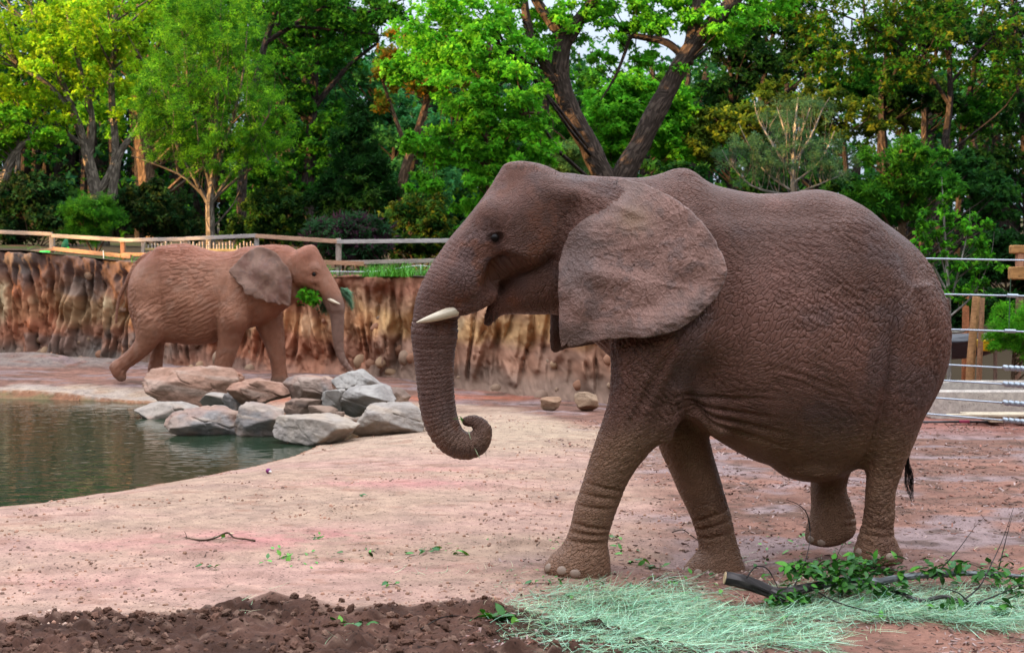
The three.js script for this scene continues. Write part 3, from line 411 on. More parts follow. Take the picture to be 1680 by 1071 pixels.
    if (head > 0.01) {
      const [s, r] = onTrunk(x, y, w), t = sst(xTr, xTr - 0.12, x) * sst(yAt(360), yAt(420), y); ringed = t;
      const fine = 1 - t;
      groove += head * fine * 0.62 * topSmooth * sst(yAt(300), yAt(385), y) * cut(wrinkles(x, y, w, 1.15, 0.12, 0.036, 23), 0.27) * (0.35 + 1.1 * vn(x * 8, y * 8, w * 8));
      groove += head * 0.22 * topSmooth * cut(wrinkles(x, y, w, 0.4, 0.07, 0.034, 27), 0.26);
      if (t > 0.01) {
        const ang = Math.atan2(w, (x - 0.0)), ph = s / 0.0275 + 1.1 * (fbm(s * 9, w * 7, x * 4, 2) - 0.5) + 0.5 * vn(s * 30, w * 14, 3), f = ph - Math.floor(ph), low = sst(yAt(470), yAt(560), y), curlS = sst(1.62, 1.8, s);
        const ring = Math.pow(Math.abs(Math.sin(f * Math.PI)), 0.5);
        d += t * (low * (1 - 0.6 * curlS) * 0.0075 * (ring - 0.6) + (1 - low) * 0.0042 * (ring - 0.6));
        groove += t * (0.35 * cut(wrinkles(s * 1, Math.atan2(w, 0.1) * 0.14, r, 1.57, 0.06, 0.02, 31), 0.3)) * (1 - 0.5 * curlS);
        groove += t * (1 - low) * 0.8 * cut(wrinkles(x, y, w, 0.95, 0.22, 0.036, 33), 0.3) * sst(xTr - 0.36, xTr - 0.26, x);
      }
      d += head * lid(x, y) * sst(0.3, 0.6, side);
    }
    d -= groove * 0.0056 * depthVar * (0.25 + 1.2 * sst(0.35, 0.65, fbm(x * 3.1 + 9, y * 3.1, w * 3.1, 3))) * (0.35 + 0.65 * topSmooth);
    // colour: red dust over grey-brown hide
    let k = mix3([0.195, 0.112, 0.083], [0.25, 0.143, 0.107], sst(0.35, 0.65, n1)); k = mix3(k, [0.31, 0.178, 0.142], sst(0.42, 0.62, fbm(x * 1.3, y * 1.3, w * 1.3 + 5, 3)) * 0.6 * (1 - legs));
    k = mix3(k, [0.33, 0.185, 0.145], 0.45 * sst(0.5, 0.62, n2 * 0.5 + n1 * 0.5)); // dust
    k = mix3(k, [0.165, 0.125, 0.12], sst(0.5, 0.68, fbm(x * 3.3, y * 3.3, w * 3.3 + 11, 4)) * 0.6);
    if (head > 0.5) k = mix3(k, [0.33, 0.15, 0.085], 0.55 * sst(0.45, 0.62, fbm(x * 5, y * 5, w * 5 + 2, 3)) * (1 - ringed));
    k = mix3(k, [0.40, 0.265, 0.165], legs * 0.8 * sst(0.25, 0.6, n1 + 0.1));
    if (ringed > 0.01) k = mix3(k, [0.20, 0.145, 0.125], ringed * 0.55 * sst(yAt(430), yAt(540), y));
    k = mix3(k, [0.30, 0.12, 0.05], 0.5 * sst(0.62, 0.7, n2) * sst(0.5, 0.6, n1) * head);
    const t = 0.52 * (0.84 + 0.32 * n3);
    return [d, k[0] * t, k[1] * 0.78 * t, k[2] * 0.72 * t];
  };
  const lo = A.L(668, 955, 0), hi = A.L(1562, 250, 0);
  const s = A.surface([lo.x - 0.12, Math.min(lo.y, -0.17), -0.72], [hi.x + 0.1, hi.y + 0.08, 0.72], 0.0074);
  const o = thing('elephant', 'large reddish brown elephant walking left in the foreground with its trunk curled', 'elephant', A.O, 'elephants in the enclosure'); o.rotation.y = A.yaw;
  mesh('body', A.skin(s, paint), skinMat, o);
  // ears
  const out = [[918, 430], [930, 392], [950, 366], [985, 345], [1008, 318], [1017, 294], [1047, 300], [1077, 311], [1107, 326], [1137, 348], [1163, 378], [1181, 408], [1192, 440], [1191, 460], [1179, 483], [1156, 509], [1129, 531], [1100, 546], [1070, 553], [1032, 554], [995, 557.5], [961, 563], [935, 569], [928, 560], [921, 571], [918, 540], [917, 500], [916, 455]];
  const ctrl = [[918, 440, 0.31], [917, 500, 0.315], [919, 560, 0.33], [940, 470, 0.385], [945, 550, 0.40], [1077, 313, 0.26], [980, 400, 0.41], [1050, 380, 0.475], [1000, 470, 0.455], [1060, 480, 0.53], [1060, 548, 0.58], [1000, 550, 0.49], [1107, 328, 0.37], [1137, 350, 0.45], [1163, 380, 0.52], [1130, 430, 0.58], [1190, 450, 0.60], [1150, 510, 0.63], [1110, 535, 0.62], [960, 500, 0.44], [970, 440, 0.44]];
  for (const [x, y] of [[924, 410], [935, 388], [950, 368], [985, 346], [1008, 320], [1017, 294], [1034, 296.5], [1050, 300]]) ctrl.push([x, y, A.pick(x, Math.max(y, 297)).p.z - (y < 334 ? 0.075 : 0.022)]); for (const [x, y] of [[960, 385], [1000, 362], [1030, 335], [1045, 318], [975, 395], [1020, 352], [1060, 325]]) ctrl.push([x, y, A.pick(x, y).p.z + (y < 340 ? 0.022 : 0.055)]);
  for (const [x, y] of [[1062, 348], [1090, 345], [1085, 378], [1116, 366], [1128, 402], [1060, 410]]) ctrl.push([x, y, A.pick(x, y).p.z + 0.06]);
  const earPaint = (px, py, r, i) => {
    const n1 = fbm(px * 0.018, py * 0.018, 3, 4), n2 = fbm(px * 0.06, py * 0.06, 5, 3), n3 = fbm(px * 0.35, py * 0.35, 7, 2), back = sst(985, 1090, px), rim = sst(0.72, 0.98, r) * back, lowRim = rim * sst(400, 500, py);
    let d = 0.03 * (fbm(px * 0.009, py * 0.009, 8, 2) - 0.5) + 0.014 * (n1 - 0.5) + 0.006 * (n2 - 0.5) + 0.003 * (n3 - 0.5);
    d += lowRim * (0.026 * (fbm(px * 0.085, py * 0.085, 9, 3) - 0.5) + 0.008 * (vn(i * 150, r * 14, 2) - 0.5));
    d += 0.018 * Math.exp(-(((py - 455 - (px - 1000) * 0.12) / 16) ** 2)) * sst(930, 990, px) * sst(1090, 1010, px) - 0.022 * Math.exp(-(((px - 985 + (py - 460) * 0.12) / 20) ** 2)) * sst(450, 480, py) * sst(575, 520, py);
    d += 0.02 * Math.exp(-(((px - 1035) / 22) ** 2) - (((py - 341 - (px - 1020) * 0.35) / 8) ** 2)) - 0.02 * Math.exp(-(((px - 990) / 34) ** 2) - (((py - 348) / 12) ** 2));
    for (let v = 0; v < 5; v++) { const yy = 380 + v * 36 + 10 * Math.sin(px * 0.02 + v * 2) + (px - 950) * (v - 1.5) * 0.12; d += 0.006 * Math.exp(-(((py - yy) / 3.8) ** 2)) * sst(940, 980, px) * sst(1170, 1110, px) * vn(px * 0.03, v, 1); }
    const scratch = cell3(px * 0.055 + n2, py * 0.022 + n1, 4); d -= 0.004 * (1 - sst(0.02, 0.2, scratch)) * sst(0.45, 0.6, n1);
    let k = mix3([0.21, 0.135, 0.11], [0.375, 0.215, 0.17], sst(0.30, 0.62, n1 * 0.65 + n2 * 0.35 + 0.06 * Math.exp(-(((px - 1070) / 70) ** 2) - (((py - 450) / 60) ** 2)) * 3));
    k = mix3(k, [0.17, 0.125, 0.115], sst(0.54, 0.74, n2) * 0.5); k = mix3(k, [0.22, 0.19, 0.185], 0.6 * Math.exp(-(((px - 945) / 42) ** 2) - (((py - 430) / 60) ** 2)));
    k = mix3(k, [0.15, 0.10, 0.085], lowRim * sst(0.5, 0.6, fbm(px * 0.1, py * 0.14, 15, 3)) * 0.7); k = mix3(k, [0.27, 0.16, 0.085], 0.7 * Math.exp(-(((px - 1040) / 30) ** 2) - (((py - 360) / 24) ** 2)));
    k = mix3(k, [0.34, 0.26, 0.24], 0.5 * sst(0.978, 0.992, r) * back * sst(0.4, 0.6, n2));
    const t = 0.58 * (0.86 + 0.28 * n3); return [d, k[0] * t, k[1] * 0.9 * t, k[2] * 0.86 * t];
  };
  mesh('ear', A.flap(out, [1040, 435], ctrl, 0.016, 84, 2.0, earPaint, 30, 3.4, 0.035), earMat, o);
  const farPaint = (px, py) => { const n = 0.8 + 0.4 * fbm(px * 0.06, py * 0.06, 2, 3); return [0.01 * (n - 1), 0.2 * n, 0.12 * n, 0.095 * n]; };
  mesh('ear', A.flap([[905, 430], [930, 380], [985, 350], [1040, 350], [1100, 400], [1110, 470], [1060, 530], [990, 560], [930, 572], [904, 576], [903, 520], [902, 470]], [1000, 450], [[905, 430, -0.30], [902, 570, -0.33], [950, 480, -0.40], [1000, 450, -0.46], [1100, 420, -0.58], [985, 355, -0.34], [1060, 540, -0.6]], 0.022, 24, 7, farPaint), skinMat, o);
  // tusks: thick at the lip, curving forward to a worn point
  const T = (px, py, w, r) => { const p = A.L(px, py, w); return [p.x, p.y, p.z, r]; };
  mesh('tusk', tuskGeo([T(776, 497, 0.13, 0.031), T(752, 507.5, 0.168, 0.035), T(730, 515, 0.19, 0.032), T(708, 522, 0.198, 0.023), T(692, 526.5, 0.19, 0.012), T(683, 529, 0.185, 0.003)]), ivory, o);
  mesh('tusk', tuskGeo([T(778, 495, -0.13, 0.024), T(750, 508, -0.16, 0.024), T(725, 517, -0.17, 0.02), T(695, 525, -0.16, 0.010), T(676, 528.5, -0.14, 0.002)]), ivory, o);
  for (const sgn of [1, -1]) { const h = A.pick(811, 389), e = mesh('eye', new THREE.SphereGeometry(0.026, 20, 14), eyeMat, o); e.position.set(h.p.x + h.n.x * -0.022, h.p.y + h.n.y * -0.022, sgn * (h.p.z - 0.034)); }
  nails(A, o, [[898, 931], [921, 936], [944, 941]], 0.036); nails(A, o, [[1126, 936], [1145, 940], [1167, 944]], 0.034); nails(A, o, [[1408, 905], [1437, 914], [1462, 914]], 0.033); nails(A, o, [[1330, 885], [1348, 891]], 0.03);
  // tail tuft: coarse black hairs
  const hairMat = std({ color: rgb(0.012, 0.009, 0.009), roughness: 0.6 }), hs = [];
  for (let i = 0; i < 70; i++) { const a = A.L(1488 + rr(-3, 3), 738 + rr(0, 16), rr(-0.03, 0.02)), b = A.L(1493 + rr(-9, 7), 790 + rr(-20, 20), rr(-0.04, 0.04)), c = A.L(1497 + rr(-5, 4), rr(795, 826), rr(-0.04, 0.04)); hs.push(tube([[a.x, a.y, a.z, 0.0016], [b.x, b.y, b.z, 0.0014], [c.x, c.y, c.z, 0.0005]], 3, false)); }
  mesh('tail_tuft', mergeGeometries(hs), hairMat, o).userData.kind = 'stuff';
  // sparse bristles on the crown, nape, back ridge, chin and trunk
  const br = []; const bristle = (px, py, len, dir, spread) => { const h = A.pick(px, py), d = dir ? V(...dir).normalize() : h.n.clone(); d.x += gauss() * spread; d.y += gauss() * spread; d.z += gauss() * spread; d.normalize(); const q = h.p.clone().addScaledVector(d, len * 0.55).add(V(0, -len * 0.05, 0)), e = h.p.clone().addScaledVector(d, len).add(V(gauss() * 0.01, -len * 0.15, 0)); br.push(tube([[h.p.x, h.p.y, h.p.z, 0.0007], [q.x, q.y, q.z, 0.0006], [e.x, e.y, e.z, 0.0002]], 3, false)); };
  for (let i = 0; i < 240; i++) { const px = rr(840, 1015), py = along([[840, 266], [880, 270], [915, 279], [950, 289], [1020, 293]], px) + rr(1, 14); bristle(px, py, rr(0.015, 0.045), [0.35, 1, rr(-.2, .5)], 0.25); }
  for (let i = 0; i < 50; i++) bristle(rr(800, 818), rr(510, 527), rr(0.03, 0.07), [-0.2, -1, 0.3], 0.3);
  for (let i = 0; i < 70; i++) { const t = rr(0, 1), px = lerp(735, 798, t); bristle(px, 742 - 8 * (t - 0.5) ** 2 - rr(0, 12), rr(0.03, 0.06), [0.1, -1, 0.4], 0.35); }
  mesh('bristles', mergeGeometries(br), std({ color: rgb(0.09, 0.055, 0.045), roughness: 0.7 }), o).userData.kind = 'stuff';
  return { A, o };
})();
// the second elephant, walking right along the far shore with a mouthful of leaves
const second = (() => {
  const A = new Animal(380, 22.9, -0.09), m = A.m, N = 0.17, F = -0.17;
  A.loftH([[214, 462, 500, 0.16], [219, 446, 530, 0.30], [230, 430, 556, 0.42], [246, 416, 562, 0.46], [266, 404, 562, 0.50], [290, 399, 564, 0.52], [315, 401, 566, 0.52], [340, 409, 564, 0.50], [362, 412.5, 558, 0.47], [385, 411, 549, 0.44], [405, 405, 540, 0.44], [425, 402, 533, 0.41], [448, 401, 520, 0.36], [470, 402, 506, 0.30], [484, 408, 496, 0.22]], 0.06);
  A.loftV([[400.5, 506, 513, 0.05], [404, 498, 517, 0.15], [412, 484, 522, 0.25], [423, 472, 528, 0.31], [443, 468, 539, 0.33], [462, 472, 550, 0.31], [474, 500, 556, 0.26], [486, 522, 560.5, 0.21], [498, 531, 564, 0.17], [512, 538, 565, 0.145]], 0.05, 0, 0.05);
  A.chain([[468, 466, 0, 24], [484, 479, 0, 15], [497, 487, 0, 8], [505, 491, 0, 4]], 0.06, 12);
  A.chain([[551, 505, 0, 12.8], [553, 522, 0, 11.2], [554, 549, 0, 9.4], [556.5, 574, 0, 7.8], [563, 592, 0.02, 6.2], [574, 606, 0.04, 4.4], [583, 611.5, 0.05, 3.4], [591, 613, 0.05, 2.4]], 0.03, 30);
  A.loftV([[490, 372, 420, 0.2, 0.24], [527, 358, 408, 0.23, 0.24], [545, 356, 400, 0.215, 0.23], [562, 356.5, 394, 0.19, 0.21], [580, 353.5, 387, 0.165, 0.19], [595, 351, 382, 0.15, N], [610, 348, 377, 0.14, N], [620, 344, 376, 0.165, N], [628, 343, 377, 0.17, N]], 0.06, N, 0.03);
  A.loftV([[510, 412, 462, 0.2, -0.24], [538, 420, 465.5, 0.19, -0.22], [555, 428.5, 467, 0.17, -0.2], [582, 440, 468.5, 0.14, F], [600, 444, 469, 0.13, F], [614, 445, 471, 0.14, F], [624, 443.5, 474, 0.165, F], [630, 443.5, 474, 0.165, F]], 0.05, F, 0.03);
  // near hind leg swung back, sole lifting
  A.chain([[248, 520, 0.27, 27], [244, 545, 0.25, 22], [238, 562, 0.22, 17], [226, 576, 0.2, 14.5], [214, 587, N, 13], [204, 594, N, 12.5], [196, 602, N, 12.5]], 0.07, 14);
  A.chain([[192, 603, N, 12.5], [194, 609, N, 12], [198, 618, N, 8.5]], 0.04); A.chain([[186, 603, N, 7], [193, 616, N, 6]], 0.03);
  A.loftV([[540, 238, 276, 0.17, -0.22], [566, 248, 268.5, 0.15, -0.2], [580, 246.5, 267, 0.13, F], [596, 243.5, 266, 0.125, F], [610, 241.5, 266.5, 0.13, F], [620, 240, 268.5, 0.16, F], [629, 239.5, 269, 0.16, F]], 0.06, F, 0.03);
  A.chain([[247, 416, 0, 5], [231, 425, 0.02, 5], [217, 443, 0.03, 4.5], [206, 465, 0.03, 3.9], [197, 483, 0.03, 3.4], [191.5, 505, 0.02, 2.9], [189.5, 529, 0.02, 2.4]], 0.04, 20);
  A.chain([[262, 415, 0.22, 9], [240, 470, 0.3, 16], [250, 530, 0.3, 18]], 0.16); A.chain([[400, 420, 0.1, 10], [388, 460, 0.3, 18], [384, 520, 0.32, 22]], 0.14);
  const B = [[513, 451, 0.3, 9, 8, 0, -0.03], [505, 428, 0.3, 9, 12, 0.4, -0.028], [518, 440, 0.3, 5, 9, -0.4, 0.02], [492, 440, 0.3, 12, 14, 0, 0.018], [516, 470, 0.25, 10, 7, 0.3, -0.045], [478, 432, 0.33, 5, 20, 0, -0.02], [365, 470, 0.5, 6, 40, 0.25, -0.035], [262, 490, 0.5, 5, 46, -0.1, -0.035], [320, 500, 0.6, 40, 40, 0, 0.03], [300, 418, 0.4, 50, 6, 0, -0.02], [350, 545, 0.4, 4, 22, 0.1, -0.03], [420, 515, 0.3, 7, 18, 0.3, -0.03]].map((b) => A.bump(...b));
  const eye = A.L(515, 450, 0.32), yLeg = A.L(380, 560, 0.2).y, xHead = A.L(478, 450, 0.3).x, yTr = A.L(540, 500, 0).y, xTr = A.L(528, 500, 0).x, yTop = A.L(300, 440, 0.4).y;
  const paint = (x, y, w, a, b, c) => {
    const n1 = fbm(x * 2.2 + 31, y * 2.2, w * 2.2, 4), n2 = fbm(x * 8 + 3, y * 8, w * 8, 3), n3 = fbm(x * 26, y * 26, w * 26, 2); let d = 0.01 * (n1 - 0.5) + 0.004 * (n3 - 0.5), s = 0; for (const q of B) s += q(x, y); d += s * sst(0.1, 0.45, Math.abs(c));
    const legs = sst(yLeg + 0.12, yLeg - 0.12, y), head = sst(xHead - 0.06, xHead + 0.06, x), tr = sst(xTr - 0.06, xTr + 0.06, x) * sst(yTr + 0.25, yTr, y), flank = (1 - head) * (1 - legs), cut = (f) => 1 - sst(0.02, 0.3, f);
    let g = 0; if (flank > 0.01) { const up = sst(yTop - 0.7, yTop - 0.2, y); g += flank * ((1 - up) * cut(wrinkles(x, y, w, 0.5, 0.45, 0.07, 3)) + up * cut(wrinkles(x, y, w, 0.15, 0.24, 0.07, 6))); }
    if (legs > 0.01) g += 0.7 * legs * cut(wrinkles(x, y, w, 0.9, 0.2, 0.07, 8)); if (head * (1 - tr) > 0.01) g += 0.4 * head * (1 - tr) * cut(wrinkles(x, y, w, 1.2, 0.12, 0.05, 9));
    if (tr > 0.01) { const ph = y / 0.042 + fbm(y * 9, w * 6, 3, 2), f = ph - Math.floor(ph); d += tr * 0.007 * (Math.pow(Math.sin(f * Math.PI), 0.5) - 0.6); }
    { const q = Math.hypot((x - eye.x) / (5.5 * m), (y - eye.y) / (3.8 * m)); if (q < 3) d += sst(0.3, 0.6, Math.abs(c)) * (0.012 * Math.exp(-(((q - 1.1) / 0.35) ** 2)) - 0.02 * Math.exp(-q * q * 2)); }
    d -= g * 0.010 * (0.3 + 1.2 * sst(0.35, 0.65, fbm(x * 2.4 + 9, y * 2.4, w * 2.4, 3)));
    let k = mix3([0.33, 0.155, 0.10], [0.42, 0.215, 0.145], sst(0.35, 0.65, n1)); k = mix3(k, [0.40, 0.24, 0.18], sst(0.5, 0.7, n2) * 0.5); k = mix3(k, [0.36, 0.135, 0.085], sst(yTop - 0.05, yTop + 0.3, y) * 0.6); k = mix3(k, [0.24, 0.165, 0.14], tr * 0.85); if (y < 0.22) k = mix3(k, [0.24, 0.165, 0.125], sst(0.24, 0.1, y) * 0.8);
    const t = 0.80 * (0.84 + 0.32 * n3); return [d, k[0] * t, k[1] * 0.87 * t, k[2] * 0.77 * t];
  };
  const lo = A.L(172, 634), hi = A.L(600, 394), s = A.surface([lo.x - 0.1, lo.y - 0.1, -0.72], [hi.x + 0.1, hi.y + 0.1, 0.72], 0.0165);
  const o = thing('elephant', 'smaller rust red elephant walking right beside the earth wall with green leaves in its mouth', 'elephant', A.O, 'elephants in the enclosure'); o.rotation.y = A.yaw;
  mesh('body', A.skin(s, paint), skinMat, o);
  const earPaint = (px, py, r, i) => { const n1 = fbm(px * 0.06, py * 0.06, 13, 4), n2 = fbm(px * 0.2, py * 0.2, 15, 3), low = sst(440, 480, py); let d = 0.03 * (n1 - 0.5) + 0.012 * (n2 - 0.5) + low * sst(0.6, 1, r) * 0.03 * (vn(i * 60, r * 3, 4) - 0.5); d += 0.03 * Math.exp(-(((px - 466) / 5) ** 2) - (((py - 478) / 8) ** 2)); let k = mix3([0.29, 0.15, 0.11], [0.38, 0.225, 0.165], sst(0.36, 0.6, n1)); k = mix3(k, [0.20, 0.13, 0.11], sst(0.55, 0.7, n2) * 0.5); const t = 0.72 * (0.85 + 0.3 * n2); return [d, k[0] * t, k[1] * 0.94 * t, k[2] * 0.9 * t]; };
  mesh('ear', A.flap([[474, 443], [464, 430], [450, 413], [424, 405], [403, 415], [387, 431], [375, 444], [380, 452], [390, 464], [398, 472], [402, 482], [413, 485], [418, 490], [430, 491], [438, 496], [452, 497.5], [458, 500], [463, 499], [475, 501], [477, 485], [478, 460]], [430, 452], [[474, 443, 0.33], [477, 470, 0.34], [475, 500, 0.36], [450, 413, 0.31], [424, 405, 0.24], [403, 415, 0.34], [387, 431, 0.46], [376, 445, 0.55], [430, 450, 0.50], [455, 470, 0.44], [402, 480, 0.60], [440, 496, 0.52]], 0.026, 40, 1.4, earPaint, 9), skinMat, o);
  mesh('ear', A.flap([[474, 443], [464, 430], [450, 413], [424, 408], [403, 420], [390, 440], [402, 480], [440, 495], [474, 498]], [430, 452], [[474, 460, -0.34], [450, 415, -0.31], [424, 410, -0.26], [430, 450, -0.5], [395, 450, -0.6]], 0.026, 12, 5, (px, py) => { const n = 0.8 + 0.4 * fbm(px * 0.1, py * 0.1, 2, 3); return [0, 0.3 * n, 0.17 * n, 0.12 * n]; }), skinMat, o);
  const T = (px, py, w, r) => { const p = A.L(px, py, w); return [p.x, p.y, p.z, r]; };
  mesh('tusk', tuskGeo([T(528, 485, 0.13, 0.03), T(537, 489, 0.16, 0.03), T(547, 494.5, 0.19, 0.025), T(555, 498, 0.19, 0.013), T(558, 499, 0.18, 0.003)]), ivory, o);
  for (const sgn of [1, -1]) { const h = A.pick(515, 450), e = mesh('eye', new THREE.SphereGeometry(0.032, 16, 12), eyeMat, o); e.position.set(h.p.x - h.n.x * 0.02, h.p.y, sgn * (h.p.z - 0.03)); }
  return { A, o };
})();
// ------------------------------------------------------------------ trees, shrubs and the wood
function leafSpray(n, len, wid, fold, seedV) { // a twig tip with n pointed leaves, about one unit across
  const keep = seed; seed = seedV; const pos = [], idx = [];
  for (let i = 0; i < n; i++) {
    const a = i * 2.399 + rr(-.4, .4), el = rr(-0.35, 0.75), b = V(gauss() * 0.34, gauss() * 0.26, gauss() * 0.34), d = V(Math.cos(a) * Math.cos(el), Math.sin(el) * 0.7 - 0.15, Math.sin(a) * Math.cos(el)).normalize(), s = V().crossVectors(d, V(rr(-.5, .5), 1, rr(-.5, .5))).normalize(), u = V().crossVectors(s, d), L = len * rr(0.75, 1.2), Wd = wid * rr(0.8, 1.2), o = pos.length / 3;
    const P = (f, w, h) => { const q = b.clone().addScaledVector(d, L * f).addScaledVector(s, w * Wd).addScaledVector(u, h * fold); pos.push(q.x, q.y - f * f * 0.1 * L, q.z); };
    P(0, 0, 0); P(0.45, 0.5, 0.5); P(0.45, 0, 0); P(0.45, -0.5, 0.5); P(1, 0, -0.3);
    idx.push(o, o + 1, o + 2, o, o + 2, o + 3, o + 1, o + 4, o + 2, o + 2, o + 4, o + 3);
  }
  seed = keep; return geoOf(pos, idx);
}
const SPRAY = { broad: [leafSpray(7, 0.62, 0.34, 0.10, 11), leafSpray(6, 0.62, 0.36, 0.1, 12)], fine: [leafSpray(14, 0.5, 0.11, 0.03, 21), leafSpray(12, 0.55, 0.12, 0.03, 22)], long: [leafSpray(9, 0.85, 0.17, 0.06, 31), leafSpray(8, 0.9, 0.19, 0.06, 32)] };
const leafMat = new THREE.MeshPhysicalMaterial({ color: 0xffffff, roughness: 1, transmission: 0.42, thickness: 0, specularIntensity: 0.08 });
const barkTex = tex(256, 512, (u, v) => { const r = tn(u + 0.1 * tn(u, v, 3, 60), v * 0.3 + 0.2, 30, 61), f = tfbm(u, v, 10, 3, 63), g = 0.66 + 0.3 * sst(0.25, 0.75, r) * (0.5 + 0.9 * f); return [g, g * 0.98, g * 0.96]; }, true);
const barkBump = tex(256, 512, (u, v) => sst(0.2, 0.8, tn(u + 0.1 * tn(u, v, 3, 60), v * 0.3 + 0.2, 30, 61)) * 0.7 + 0.3 * tfbm(u, v, 10, 3, 63));
const bark = (r, g, b) => std({ color: rgb(r, g, b), map: barkTex, bumpMap: barkBump, bumpScale: 0.03, roughness: 0.95 });
const BARK = { grey: bark(0.22, 0.185, 0.15), dark: bark(0.055, 0.042, 0.036), brown: bark(0.17, 0.11, 0.07), pale: bark(0.42, 0.40, 0.36), rough: bark(0.085, 0.062, 0.05) };
const M4 = new THREE.Matrix4(), QT = new THREE.Quaternion(), EU = new THREE.Euler(), SC = V(1, 1, 1);
function leaves(name, parent, pts, kind, size, cols, mat = leafMat) { // pts: [x, y, z, out vector, tone]
  const geo = SPRAY[kind][pts.length % 2], im = new THREE.InstancedMesh(geo, mat, pts.length), c = new THREE.Color(); im.name = name; im.castShadow = im.receiveShadow = true;
  pts.forEach((p, i) => {
    QT.setFromEuler(EU.set(rr(-1.1, 1.1), rr(0, 6.28), rr(-1.1, 1.1))); const s = size * 0.84 * rr(0.5, 1.42); M4.compose(V(p[0], p[1], p[2]), QT, SC.set(s, s * rr(0.7, 1.1), s)); im.setMatrixAt(i, M4);
    const k = cols[Math.floor(rnd() * cols.length)], t = rr(0.6, 1.4) * (p[3] || 1); im.setColorAt(i, c.setRGB(k[0] * t * rr(0.9, 1.1), k[1] * t, k[2] * t * rr(0.85, 1.15)));
  });
  im.userData.kind = 'stuff'; parent.add(im); return im;
}
const GREEN = {
  lime: [[0.26, 0.44, 0.010], [0.18, 0.38, 0.010], [0.32, 0.46, 0.015]], spring: [[0.12, 0.33, 0.010], [0.09, 0.28, 0.010], [0.15, 0.36, 0.015]], mid: [[0.030, 0.14, 0.008], [0.05, 0.18, 0.010], [0.022, 0.105, 0.008]],
  deep: [[0.010, 0.048, 0.007], [0.015, 0.06, 0.008], [0.008, 0.035, 0.006]], blue: [[0.014, 0.085, 0.03], [0.02, 0.10, 0.035], [0.010, 0.065, 0.02]], olive: [[0.07, 0.115, 0.010], [0.12, 0.15, 0.010], [0.045, 0.09, 0.008]], sage: [[0.07, 0.15, 0.06], [0.05, 0.12, 0.04], [0.09, 0.17, 0.06]], fresh: [[0.085, 0.34, 0.014], [0.065, 0.28, 0.012], [0.13, 0.38, 0.018]],
};
// trunk: [px, py, radius m] rows from the foot up; crown: [px, py, rx px, ry px, share] ellipses, all at one distance
function tree(o) {
  const D = o.D, m = D / FPX, foot = at(o.trunk[0][0], o.trunk[0][1], D); const base = V(foot.x, foot.y, foot.z), g = thing(o.name || 'tree', o.label, o.cat || 'tree', base, o.group), rel = (px, py, dz = 0) => { const p = at(px, py, D + dz); return [p.x - base.x, p.y - base.y, p.z - base.z]; };
  const stems = [], path = [], addStem = (rows) => { const P = curve(rows.map((r) => [...rel(r[0], r[1], r[3] || 0), r[2]]), Math.max(8, rows.length * 5)); P.forEach((p, i) => { const w = 1 + 0.14 * (vn(p[0] * 3 + o.D, p[1] * 3, i * 0.7) - 0.5); p[3] *= w; p[0] += 0.2 * p[3] * (vn(p[1] * 2.3, o.D, 5) - 0.5); }); stems.push(tube(P, o.sides || 9)); path.push(...P); };
  addStem(o.trunk); for (const r of o.limbs || []) addStem(r);
  const pts = [], twigs = []; const tot = o.crown.reduce((s, c) => s + (c[4] || c[2] * c[3]), 0);
  for (const c of o.crown) {
    const ctr = rel(c[0], c[1], c[5] || 0), rx = c[2] * m, ry = c[3] * m, rz = Math.min(rx, ry * 1.3) * (o.deep || 0.9), nC = Math.max(3, Math.round(o.clumps * (c[4] || c[2] * c[3]) / tot));
    for (let k = 0; k < nC; k++) {
      const a = rr(0, 6.283), u = rr(-1, 1), r = Math.pow(rnd(), 0.42), q = Math.sqrt(1 - u * u), cx = ctr[0] + rx * r * q * Math.cos(a), cy = ctr[1] + ry * r * u, cz = ctr[2] + rz * r * q * Math.sin(a), R = (o.clumpR || 0.16) * Math.sqrt(rx * ry) * rr(0.7, 1.35);
      const tone = rr(0.8, 1.2);
      for (let i = 0; i < o.per * 1.35; i++) { const e = V(gauss(), gauss(), gauss()); pts.push([cx + e.x * R * 1.15, cy + e.y * R * (o.flat || 0.6) - 0.15 * R * (e.x * e.x + e.z * e.z), cz + e.z * R * 1.15, tone]); }
      if (!o.bare || rnd() < o.bare) { // a limb that carries the clump
        let best = null, bd = 1e9; for (const p of path) { const dy = cy - p[1], h = Math.hypot(cx - p[0], cz - p[2]), d = h + Math.abs(dy - h * (o.rise || 0.9)) * 0.7; if (p[3] > 0.012 && d < bd) { bd = d; best = p; } }
        if (best) { const L = Math.hypot(cx - best[0], cy - best[1], cz - best[2]), r0 = Math.min(best[3] * 0.55, 0.012 + 0.011 * L) * (o.twig || 1), j = () => gauss() * 0.06 * L; twigs.push(tube(curve([[best[0], best[1], best[2], r0], [lerp(best[0], cx, 0.4) + j(), lerp(best[1], cy, 0.32) + j(), lerp(best[2], cz, 0.4) + j(), r0 * 0.7], [lerp(best[0], cx, 0.75) + j(), lerp(best[1], cy, 0.72) + j(), lerp(best[2], cz, 0.75) + j(), r0 * 0.42], [cx, cy + R * 0.2, cz, r0 * 0.15]], 6), 5, false)); }
      }
    }
  }
  mesh('trunk', mergeGeometries([stems[0]]), o.bark || BARK.brown, g); stems.slice(1).forEach((s) => mesh('limb', s, o.bark || BARK.brown, g));
  if (twigs.length) { const b = mesh('branches', mergeGeometries(twigs), o.twigBark || o.bark || BARK.brown, g); b.userData.kind = 'stuff'; }
  leaves('crown', g, pts, o.kind || 'broad', o.size, o.cols);
  return g;
}
const hillAt = (px, D) => { const a = at(px, 400, D); return hillY(a.x, a.z); };
const pyOn = (px, D) => { const y = hillAt(px, D), a = at(px, 0, D), b = at(px, 1000, D); return (y - a.y) / (b.y - a.y) * 1000; };
